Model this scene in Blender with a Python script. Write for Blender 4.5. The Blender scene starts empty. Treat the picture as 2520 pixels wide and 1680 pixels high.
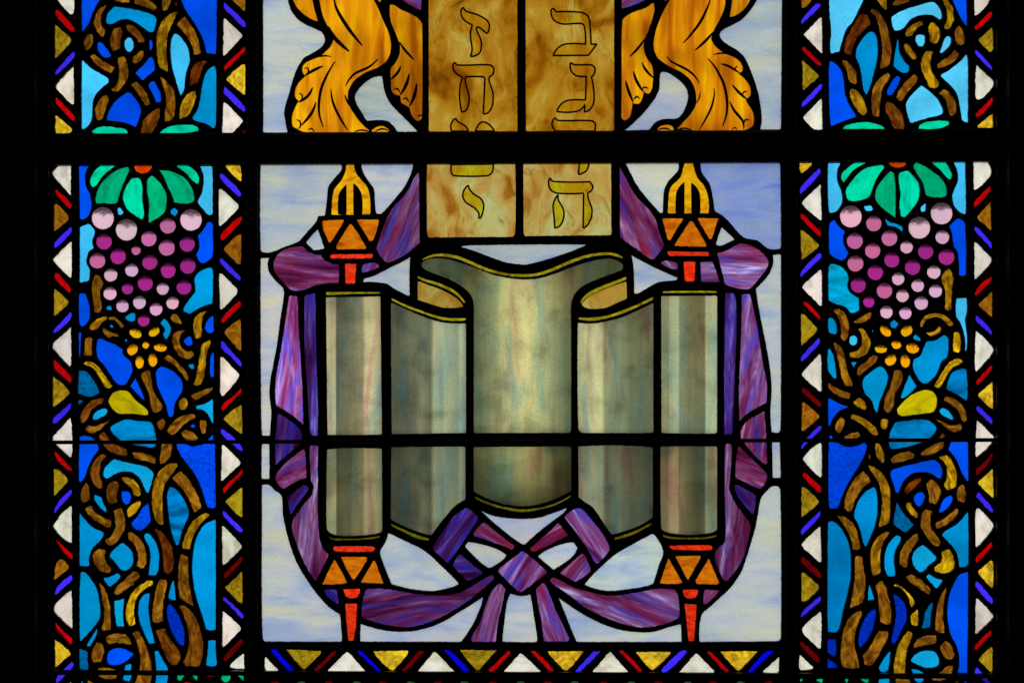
# Leaded stained-glass window seen from a dark interior, lit only by the daylight behind it.
import bpy, math, random
import numpy as np
from mathutils import Vector, Matrix
from mathutils.geometry import tessellate_polygon

SC = bpy.context.scene
COL = SC.collection
S = 0.0005            # metres per traced unit (photograph is 2520 units wide -> 1.26 m of window)
Z0 = 8.0              # height of the middle of the picture above the ground outside
CAM_D = 3.0

# ------------------------------------------------------------------ camera, world, exposure
cam_d = bpy.data.cameras.new('camera')
cam = bpy.data.objects.new('camera', cam_d)
COL.objects.link(cam)
cam.location = (0, -CAM_D, Z0)
cam.rotation_euler = (math.radians(90), 0, 0)
cam_d.sensor_width = 36
cam_d.lens = 36 * CAM_D / (2520 * S)
cam_d.clip_start = 0.05
cam_d.clip_end = 300
SC.camera = cam

world = bpy.data.worlds.new('World')
SC.world = world
world.use_nodes = True
world.node_tree.nodes['Background'].inputs[0].default_value = (0.0, 0.0, 0.0, 1)
world.node_tree.nodes['Background'].inputs[1].default_value = 0.0

SC.view_settings.view_transform = 'Standard'
SC.view_settings.look = 'None'
SC.view_settings.exposure = 0.0
SC.view_settings.gamma = 1.0
SC.view_settings.use_curve_mapping = False
SC.render.engine = 'CYCLES'
SC.cycles.transparent_max_bounces = 24
SC.cycles.max_bounces = 12
SC.cycles.transmission_bounces = 10
SC.cycles.use_denoising = False
SC.render.filter_size = 1.5

SKY_LIGHT = 1.0       # radiance of the overcast sky behind the glass

# ------------------------------------------------------------------ outline helpers


def catmull(pts, closed=True, step=3.0, corner=48.0):
    """Smooth a traced outline; vertices that turn by more than `corner` degrees stay sharp."""
    P = np.array(pts, float)
    n = len(P)
    sharp = []
    for i in range(n):
        if not closed and i in (0, n - 1):
            sharp.append(True)
            continue
        a = P[i] - P[i - 1]
        b = P[(i + 1) % n] - P[i]
        t = abs(math.degrees(math.atan2(a[0] * b[1] - a[1] * b[0], a @ b)))
        sharp.append(t > corner)
    out = []
    for i in range(n if closed else n - 1):
        j = (i + 1) % n
        p1, p2 = P[i], P[j]
        d = p2 - p1
        L = math.hypot(*d)
        if L < 1e-6:
            continue
        if sharp[i]:
            m1 = None
        else:
            t = P[(i + 1) % n] - P[i - 1]
            m1 = t / (math.hypot(*t) + 1e-9) * L
        if sharp[j]:
            m2 = None
        else:
            t = P[(j + 1) % n] - P[j - 1]
            m2 = t / (math.hypot(*t) + 1e-9) * L
        if m1 is None:
            m1 = d if m2 is None else 2 * d - m2
        if m2 is None:
            m2 = 2 * d - m1
            if sharp[i]:
                m2 = d
        m1, m2 = 0.85 * m1 + 0.15 * d, 0.85 * m2 + 0.15 * d
        k = max(1, int(round(L / step)))
        for q in range(k):
            u = q / k
            h00 = 2 * u**3 - 3 * u**2 + 1
            h10 = u**3 - 2 * u**2 + u
            h01 = -2 * u**3 + 3 * u**2
            h11 = u**3 - u**2
            out.append(h00 * p1 + h10 * m1 + h01 * p2 + h11 * m2)
    if not closed:
        out.append(P[-1])
    return np.array(out)


def soften(P, it=1):
    """Round the last sharp corner a little, as cut glass under lead always is."""
    for _ in range(it):
        P = 0.25 * np.roll(P, 1, 0) + 0.5 * P + 0.25 * np.roll(P, -1, 0)
    return P


def area(P):
    x, y = P[:, 0], P[:, 1]
    return 0.5 * float(np.sum(x * np.roll(y, -1) - np.roll(x, -1) * y))


def normals(P):
    t = np.roll(P, -1, 0) - np.roll(P, 1, 0)
    L = np.hypot(t[:, 0], t[:, 1])[:, None] + 1e-9
    nrm = np.stack([t[:, 1], -t[:, 0]], 1) / L
    return nrm if area(P) > 0 else -nrm          # outward


def ragged(P, rng, amp):
    """Uneven putty edge: a little correlated noise along the outline."""
    n = len(P)
    r = rng.normal(size=n)
    s = 0.25 * np.roll(r, 1) + 0.5 * r + 0.25 * np.roll(r, -1)
    lo = np.zeros(n)
    for k in (2, 3, 5, 7):
        lo += rng.normal() * np.sin(2 * math.pi * (k * np.arange(n) / n + rng.random())) / 4
    return P + normals(P) * (amp * (s * 0.9 + lo * 0.7))[:, None]


def parse(text):
    """Traced pieces -> (code, [(x, y) ...] in photograph units, numbers)."""
    out = []
    x0 = y0 = 0.0
    for line in text.strip().splitlines():
        f = line.split()
        if f[0] == 'V':
            x0, y0 = float(f[1]), float(f[2])
            continue
        if f[0][0] == 'J':
            v = [float(t) for t in f[1].split(',')]
            out.append((f[0], [(x0 + v[0] / 3.92, y0 + v[1] / 3.92)], [v[2] / 3.92] + ([v[3] / 3.92, v[4]] if len(v) > 3 else [])))
            continue
        pts = [tuple(float(t) for t in q.split(',')) for q in f[1:]]
        out.append((f[0], [(x0 + px / 3.92, y0 + py / 3.92) for px, py in pts], []))
    return out

# ------------------------------------------------------------------ traced pieces (V x y = corner of the tracing window, 3.92 units per photograph pixel)
LEFT = '''
V 100 0
w 150,-10 325,-10 325,125 308,146 285,140
r 143,97 170,100 325,270 325,310 300,310 145,150
o 138,235 150,250 295,375 300,400 285,425 140,570
v 323,497 323,560 160,725 143,733 148,685 310,500
w 320,640 325,1005 305,1015 150,850 148,825
r 148,940 165,950 328,1125 328,1165 308,1165 150,995
y 143,1112 160,1120 305,1245 308,1262 280,1285 143,1285
a 1840,-10 1975,-10 1975,112 1955,105
v 1768,25 1785,35 1970,215 1978,265 1955,265 1765,75
w 1765,175 1775,180 1945,340 1935,370 1775,540 1760,540
r 1972,445 1975,495 1775,690 1768,640
y 1975,625 1975,918 1950,910 1795,775 1795,755 1930,630
v 1770,832 1975,1040 1978,1080 1955,1080 1765,895
w 1765,990 1780,993 1950,1160 1950,1180 1840,1290 1752,1290
R 1978,1245 1978,1285 1940,1285
B 395,-10 585,-10 545,45 495,150 470,225 398,315
n 650,40 610,100 585,160 585,220 600,270 625,290 610,360 585,350 540,300 518,230 530,150 560,90
n 700,-10 855,-10 855,30 790,28 705,5
n 905,-10 1020,-10 1100,45 1125,75 1110,108 1050,85 905,35
n 1180,-10 1260,-10 1235,80 1185,112 1170,60
k 1295,22 1315,22 1315,55 1295,55
C 715,65 800,75 955,105 1085,150 1120,190 1110,250 1085,315 1045,310 990,270 930,225 850,190 770,195 690,237 645,230 632,200 650,130
B 1355,-10 1700,-10 1698,300 1690,525 1600,515 1560,370 1490,230 1405,110
n 415,400 450,335 500,330 503,420 445,495 425,460
d 700,280 770,260 790,310 770,400 775,465 710,500 680,470 670,380
d 825,240 905,260 980,340 1000,410 945,415 915,360 825,285
S 840,362 875,370 897,420 893,475 860,508 820,475 808,400
B 553,402 600,425 640,470 682,545 640,565 590,535 550,480
B 1055,380 1080,415 1078,460 1065,490 1055,485 1048,400
n 990,488 990,550 930,612 890,610 885,560 940,510
n 470,545 515,520 580,580 715,655 690,705 570,650
n 740,560 805,545 845,650 835,770 735,895 675,865 735,810 755,700
S 405,578 480,655 580,715 655,760 660,800 570,870 510,960 490,1170 410,1252 398,1240 398,600
B 1055,545 1085,570 1105,680 1060,715 990,780 910,705 990,630
g 1330,115 1270,230 1225,360 1215,480 1220,600 1235,695 1150,650 1125,560 1117,450 1130,300 1180,200 1260,130
n 1385,160 1440,230 1500,330 1535,440 1550,520 1480,535 1465,460 1410,350 1305,240
S 1290,325 1335,345 1390,410 1425,480 1438,600 1400,720 1385,870 1350,925 1330,860 1280,700 1262,600 1253,480 1262,380
k 1610,590 1560,660 1525,800 1440,835 1450,690 1500,610
C 1675,635 1693,700 1690,1200 1670,1243 1600,1195 1480,1160 1462,1130 1520,1040 1560,820 1600,690
g 1490,880 1498,930 1470,1040 1410,1125 1340,1148 1340,1080 1370,970 1430,900
n 1150,740 1215,790 1290,890 1300,1020 1290,1120 1250,1165 1195,1172 1205,1050 1205,920
B 1070,780 1105,800 1160,920 1160,985 1115,990 1085,920 1035,825
n 925,785 985,850 1050,970 1050,1020 1010,1020 960,930 870,815
B 830,895 870,905 935,985 972,1070 965,1110 917,1230 830,1190 640,1165 645,1110 700,1000
n 640,915 665,960 630,1050 595,1150 560,1165 527,1115 535,1030 590,940
d 1150,1045 1155,1090 1110,1230 1065,1290 970,1290 985,1180 1060,1085
E 600,1220 720,1230 820,1250 845,1290 520,1290 490,1270 540,1235
E 1400,1205 1480,1212 1525,1240 1525,1265 1400,1285 1145,1290 1180,1250 1270,1212
V 100 380
w 180,105 295,105 293,395 285,390 120,205 118,175
r 140,340 165,350 292,475 292,528 275,520 150,385
a 130,475 155,478 265,590 262,640 175,710 130,748
v 300,692 305,750 160,893 130,900 140,845
w 300,838 302,1180 285,1192 125,1030 122,1005 275,855
r 140,1140 170,1150 290,1290 285,1330 265,1325 140,1195
o 130,1292 175,1325 268,1415 260,1450 130,1562
y 1785,105 1925,105 1937,170 1937,262 1910,250 1790,130
v 1735,178 1760,190 1920,350 1937,400 1920,410 1735,235
w 1722,335 1745,330 1912,490 1900,530 1735,693 1722,680
r 1940,597 1940,640 1760,830 1738,825 1738,770 1900,615
a 1935,768 1935,1050 1915,1062 1770,925 1770,900 1890,785
v 1735,998 1760,1010 1937,1195 1920,1220 1735,1050
w 1722,1150 1745,1150 1900,1300 1895,1340 1750,1490 1730,1490
B 370,115 465,115 430,200 440,300 480,400 492,500 455,600 400,632 378,620
E 580,112 718,115 650,165 590,225 540,300 510,320 482,295 482,225 520,160
e 840,120 855,160 800,280 750,430 745,460 700,478 620,470 540,475 530,430 560,320 620,240 720,160
E 880,230 945,228 970,260 985,340 980,430 1000,580 980,630 900,580 830,520 795,430 800,370 840,280
e 1070,205 1110,230 1180,310 1215,400 1205,540 1150,600 1045,660 1042,580 1048,480 1028,360 1028,240
e 1140,150 1240,162 1330,195 1400,240 1465,340 1485,425 1470,460 1410,475 1285,462 1275,410 1230,320 1190,220
E 1310,112 1425,115 1500,170 1530,240 1515,290 1460,245 1400,180
F 895,112 1072,112 1065,145 1030,175 980,182 930,165
S 1535,115 1660,115 1660,575 1640,585 1600,572 1570,530 1520,470 1520,440 1560,360 1575,260 1565,180
S 740,515 765,515 800,555 790,580 750,585
C 1290,512 1330,548 1300,598 1255,570 1258,535
B 1610,655 1640,650 1660,690 1663,960 1640,1010 1560,1050 1530,1030 1500,970 1530,900 1530,840 1515,785 1560,740
S 460,668 490,690 525,740 500,850 515,905 470,935 445,1000 450,1060 475,1110 465,1215 430,1225 378,1235 378,700
n 520,1160 570,1170 612,1250 580,1310 580,1400 590,1470 560,1530 520,1520 505,1400 497,1250
C 1640,1088 1660,1120 1658,1435 1590,1455 1500,1500 1440,1535 1385,1515 1380,1480 1450,1380 1490,1320 1490,1240 1478,1215 1520,1140
C 635,1470 660,1455 690,1475 690,1500 640,1500
JF 602,615,107
JF 830,728,103
JF 1452,632,104
J2 1230,690,75
J2 1046,813,74
J3 614,843,75
J2 1219,901,77
J3 1417,867,73
J2 922,926,44
J3 750,983,75
J2 550,1025,75
J3 1055,1041,73
J3 1422,1075,75
J3 1232,1120,72
J1 880,1117,62
J1 678,1163,63
J3 1011,1244,73
J3 840,1295,55
J1 1180,1295,58
J3 1384,1282,71
J1 672,1340,63
J1 955,1427,62
J1 792,1462,60
J1 1274,1432,60
J1 1115,1493,61
V 100 740
J3 995,190,57
JO 918,315,60,42,20
JO 1098,300,57,38,-35
JO 888,470,58,46,-50
JO 1015,427,33,33,0
JO 1157,450,62,38,5
JO 957,592,60,40,90
JO 1083,572,62,42,85
v 298,110 298,160 190,280 150,300 128,320 128,275 170,235 280,115
w 295,250 297,590 290,632 270,625 135,475 118,450 130,400 200,340
r 130,565 150,580 297,740 295,785 275,780 140,660
o 120,715 150,755 190,775 283,880 270,905 150,1010 118,1022
v 290,980 293,1030 170,1165 120,1185 118,1125 150,1105
w 293,1120 305,1270 310,1420 298,1510 285,1510 210,1440 150,1385 118,1340 120,1310 200,1220
r 1910,5 1930,10 1930,50 1850,125 1765,215 1742,210 1742,180 1830,75
a 1930,175 1937,480 1915,478 1785,325 1772,305 1775,295 1840,230
v 1745,388 1765,395 1830,475 1940,600 1938,632 1915,628 1855,555 1745,455
w 1735,540 1755,538 1918,710 1910,745 1760,920 1745,920 1735,880
r 1937,838 1937,885 1870,945 1755,1065 1742,1040 1745,1010 1870,905
o 1940,1000 1945,1278 1915,1270 1800,1175 1762,1140 1830,1070
v 1742,1232 1765,1240 1890,1340 1945,1410 1940,1455 1915,1440 1850,1380 1742,1280
B 370,-70 430,-70 460,10 478,110 470,180 405,250 380,230 370,190
g 470,260 510,200 580,160 640,150 645,178 600,205 560,250 520,282 480,280
n 655,160 700,155 745,180 800,230 808,258 775,262 735,210 700,180 655,182
C 665,235 690,232 706,248 695,262 675,255
n 605,255 640,280 700,310 750,325 760,345 690,345 655,358 630,330 600,295
C 815,155 860,125 895,115 920,130 910,190 870,200 820,172
g 1250,160 1270,125 1310,135 1350,185 1368,222 1320,215 1265,190
C 1185,172 1215,190 1255,250 1255,295 1215,375 1190,345 1185,315 1205,285 1190,255 1155,220
g 1605,100 1575,140 1550,230 1555,330 1530,360 1495,368 1480,310 1468,240 1490,160 1540,115
B 1665,138 1672,295 1640,312 1600,295 1585,255 1600,200
B 368,305 393,305 388,420 385,540 370,540
n 430,365 475,350 498,365 497,530 420,525 420,450
B 555,365 600,370 640,395 720,420 795,470 800,525 870,590 888,670 870,720 820,805 770,812 725,790 680,720 610,620 555,555 538,470 540,400
C 820,362 842,380 835,395 808,388
n 1395,290 1350,330 1340,390 1360,450 1400,485 1460,490 1483,520 1450,555 1390,558 1330,520 1285,450 1270,390 1290,310 1340,290
B 1425,340 1455,350 1470,415 1430,435 1390,410 1382,380
g 1640,378 1640,400 1600,520 1590,640 1570,760 1550,795 1495,815 1468,800 1490,760 1515,650 1540,500 1560,420 1605,390
B 1672,492 1672,740 1640,735 1632,690 1640,530
C 1430,610 1480,610 1478,655 1455,655 1430,630
n 1250,525 1300,575 1370,640 1410,690 1435,745 1418,775 1370,715 1310,640 1190,555 1215,530
G 410,610 430,588 490,588 560,640 620,720 695,825 655,848 620,830 560,720 500,645
T 370,670 440,685 490,735 545,815 568,880 550,900 490,920 430,915 360,895 365,760
T 368,955 415,960 385,990 362,1000
B 915,740 1010,955 985,950 930,890 865,825
n 1035,665 1060,690 1080,830 1120,920 1170,1000 1175,1045 1120,1080 1080,1065 1060,990 1035,880 1000,800 970,740 970,700
B 1160,632 1210,645 1290,690 1340,735 1365,780 1365,870 1310,960 1285,1040 1283,1095 1255,1122 1230,1100 1210,1010 1170,920 1130,830 1113,740 1115,680
Y 800,866 850,880 920,960 1030,1050 1040,1095 1000,1102 880,1085 750,1085 690,1040 660,985 658,950 690,895 740,870
n 1662,830 1655,860 1600,900 1490,960 1445,915 1520,880
g 1380,933 1415,950 1422,990 1405,1040 1355,1055 1335,1010 1345,960
S 1660,943 1668,1185 1650,1170 1610,1090 1560,1050 1500,1040 1500,1010 1580,995
d 605,945 605,980 540,1010 490,1055 455,1130 410,1180 385,1165 385,1110 420,1030 480,970 560,942
S 635,1037 648,1060 630,1095 580,1125 510,1150 498,1115 540,1065
n 682,1140 620,1200 550,1260 475,1275 428,1240 460,1200 530,1210 600,1180
d 605,1262 650,1310 680,1355 740,1390 830,1430 840,1470 820,1495 740,1480 660,1440 610,1395 565,1330 565,1300
t 850,1143 920,1155 1060,1165 1085,1200 1115,1330 1110,1395 1080,1412 1000,1405 895,1385 790,1350 740,1320 685,1265 672,1220 720,1185 800,1150
n 1180,1128 1207,1165 1190,1225 1160,1245 1130,1215 1118,1170
n 1490,1095 1495,1120 1470,1140 1400,1180 1340,1240 1285,1285 1240,1282 1218,1255 1245,1205 1310,1140 1400,1100
B 1455,1192 1490,1195 1490,1220 1450,1222
n 1540,1148 1595,1155 1600,1215 1580,1280 1555,1280 1540,1220
n 1400,1242 1440,1255 1500,1290 1518,1338 1440,1342 1385,1320 1355,1280 1370,1255
B 1660,1285 1668,1350 1610,1345
V 100 1060
B 375,56 420,49 480,56 520,86 560,150 565,175 510,250 460,340 430,440 380,498 368,470
r 130,190 160,215 298,360 298,392 280,388 160,280
o 125,365 150,370 195,385 265,465 260,490 130,625
v 300,563 300,605 180,740 133,795 133,755 170,685 285,565
w 300,712 305,1082 290,1080 200,1020 130,930 125,905 150,870 200,800
r 135,1030 160,1050 200,1085 305,1190 303,1235 285,1232 200,1140
a 190,1232 220,1240 275,1300 270,1325 185,1395 135,1435 130,1420 150,1280
w 1750,130 1765,130 1930,295 1925,315 1750,480 1740,480
r 1948,365 1950,415 1870,490 1765,605 1758,560 1800,510 1840,475
o 1945,540 1948,830 1915,820 1780,680 1840,625
v 1762,760 1830,830 1945,940 1945,975 1915,972 1765,820
w 1750,912 1770,918 1945,1105 1935,1130 1775,1285 1755,1290
R 1950,1205 1950,1245 1775,1425 1768,1375 1830,1320 1935,1210
n 880,205 970,210 1060,230 1108,262 1105,318 1020,295 905,262
n 1172,112 1268,112 1250,250 1200,300 1150,318 1150,270 1160,190
b 1310,120 1400,128 1470,150 1560,128 1682,120 1690,730 1665,742 1610,735 1590,680 1560,580 1500,440 1440,350 1370,260 1325,180
d 600,225 640,240 590,300 570,380 575,440 600,520 590,558 530,530 490,460 478,400 500,320 550,250
S 710,270 800,295 940,325 1030,350 1093,410 1085,450 1040,598 1015,580 980,500 940,440 870,395 800,388 740,400 680,435 640,460 607,440 612,370 650,320
d 440,490 465,530 475,620 465,670 405,695 387,640 400,560
C 520,608 555,625 590,635 600,690 633,740 630,788 570,735 540,690 515,650
d 705,475 750,490 762,530 740,590 745,680 680,705 650,680 630,610 645,530
g 780,450 850,445 910,480 955,540 970,610 940,628 900,620 880,560 830,510 785,470
B 790,580 850,582 872,620 862,680 825,712 795,680 778,610
G 965,672 965,710 930,770 870,825 845,828 832,760 890,705
b 1040,695 1062,855 1055,885 965,962 900,935 872,885 930,825 985,740
g 1320,308 1320,340 1250,435 1200,510 1180,620 1180,760 1190,880 1165,905 1120,875 1085,790 1073,640 1090,510 1130,410 1210,330 1270,310
n 1355,388 1400,430 1460,510 1520,630 1552,740 1480,782 1445,690 1390,590 1270,455 1310,415
t 1245,540 1290,550 1350,610 1400,690 1432,800 1400,880 1370,950 1335,1080 1313,1105 1290,1060 1260,960 1240,850 1225,720 1222,600
g 1605,790 1635,805 1590,850 1530,910 1480,1000 1450,1080 1440,1138 1365,1130 1365,1090 1400,990 1450,900 1520,825
n 430,740 490,722 530,780 600,830 680,860 680,920 630,925 560,880 500,840 440,780
n 700,765 780,740 810,810 818,890 795,980 740,1060 680,1108 640,1090 620,1050 680,1010 720,920 715,830
C 375,785 420,840 500,925 600,970 610,1000 570,1060 500,1130 470,1210 470,1300 375,1300
n 840,985 870,968 930,1010 990,1080 1020,1180 1020,1270 990,1322 920,1305 940,1230 930,1150 900,1090 850,1040
C 1000,1000 1030,980 1070,1010 1115,1080 1143,1190 1140,1310 1115,1390 1040,1388 1050,1310 1060,1200 1045,1110 1010,1050
k 1110,940 1180,980 1220,1030 1260,1110 1285,1220 1270,1340 1230,1382 1185,1355 1180,1250 1165,1120 1130,1010 1103,960
C 790,1075 840,1110 885,1170 895,1250 880,1300 820,1347 770,1330 720,1270 665,1210 690,1160
n 570,1132 628,1150 625,1240 690,1325 660,1360 590,1355 530,1300 505,1240 515,1180
V 100 1280
v 308,525 308,570 230,640 170,700 135,718 165,630 270,540
w 300,668 308,1030 300,1040 200,950 135,880 133,830 165,780
r 145,975 165,1005 305,1135 303,1192 280,1185 150,1035
y 138,1138 160,1165 190,1175 290,1270 288,1290 220,1345 140,1420
v 300,1362 318,1370 318,1400 200,1530 150,1568 148,1530 175,1480 240,1420
w 240,1600 298,1552 300,1650
o 1945,490 1950,795 1925,795 1775,645 1850,580
v 1762,730 1800,755 1957,905 1957,940 1935,940 1870,870 1760,765
w 1755,872 1770,875 1925,1020 1928,1055 1770,1215 1755,1215
R 1950,1145 1950,1175 1780,1362 1765,1360 1770,1315 1920,1150
w 1962,1278 1965,1425 1870,1425 1822,1405 1880,1340
C 1690,-10 1690,1050 1640,1060 1595,1045 1560,920 1520,800 1480,640 1462,460 1480,250 1520,130 1580,40 1660,0
C 605,550 660,545 740,508 768,520 768,550 672,637 645,620
n 890,497 945,500 958,540 900,600 800,680 740,718 705,700 720,655 800,580
G 1040,575 1088,585 1080,620 1000,660 935,730 905,830 905,920 918,990 860,1022 830,960 820,870 850,760 910,660
n 1160,558 1220,575 1222,620 1195,720 1180,850 1180,970 1110,990 1078,960 1080,860 1095,740 1130,610
C 1285,565 1293,640 1305,765 1270,765 1232,748 1250,650
n 1350,322 1425,345 1425,500 1440,650 1480,825 1420,795 1345,750 1325,600 1328,450
C 385,495 430,500 480,550 530,630 560,720 577,850 570,940 500,1040 400,1150 378,1165 375,800
n 563,600 610,640 650,740 675,860 680,1050 600,1062 590,1040 610,950 605,830 580,680
S 808,745 800,830 795,900 808,1020 735,1022 715,900 710,770 770,765
C 1057,700 1045,780 1040,860 1055,970 1080,1080 1103,1180 1050,1190 1010,1110 960,990 940,880 950,790 990,720
q 1240,800 1280,830 1340,930 1380,1040 1390,1150 1378,1210 1330,1180 1270,1080 1230,970 1218,850
d 1330,818 1400,825 1460,880 1510,960 1540,1060 1570,1180 1560,1310 1530,1405 1400,1405 1372,1370 1420,1250 1430,1120 1410,1000 1370,900
d 1200,1035 1240,1130 1320,1230 1350,1290 1340,1350 1300,1393 1250,1380 1200,1290 1150,1170 1105,1060
C 545,1040 545,1090 475,1210 450,1215 448,1195 500,1110
n 625,1125 690,1095 780,1090 840,1110 878,1195 800,1185 720,1180 650,1197
n 940,1058 990,1140 1030,1240 1060,1330 1072,1440 1070,1520 1060,1580 900,1580 940,1490 960,1380 955,1280 925,1170 878,1085
n 540,1172 590,1180 615,1250 595,1320 580,1358 510,1368 495,1340 497,1260
B 740,1227 810,1235 870,1265 900,1285 860,1325 790,1375 700,1395 650,1380 638,1320 660,1260
C 1095,1258 1135,1255 1180,1340 1230,1430 1215,1575 1105,1580 1115,1440 1110,1340
T 375,1232 455,1262 455,1340 465,1425 450,1440 385,1430 375,1400
C 1620,1155 1690,1150 1690,1260 1700,1390 1660,1405 1600,1395 1605,1310
n 545,1430 600,1415 740,1440 740,1480 720,1525 640,1530 555,1495
C 820,1390 880,1378 875,1450 878,1500 850,1555 795,1535 810,1440
e 1315,1490 1390,1490 1350,1548 1315,1530
e 1460,1490 1515,1490 1515,1540 1490,1530
R 1600,1492 1688,1492 1688,1508 1600,1508
e 1745,1490 1835,1490 1820,1540 1775,1562 1745,1540
e 1900,1490 1960,1490 1958,1550
r 1375,1568 1415,1550 1455,1568 1415,1600
R 1830,1568 1855,1555 1885,1568 1855,1600
C 380,1585 400,1538 412,1585
n 450,1535 510,1560 520,1600 460,1600
'''
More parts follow.
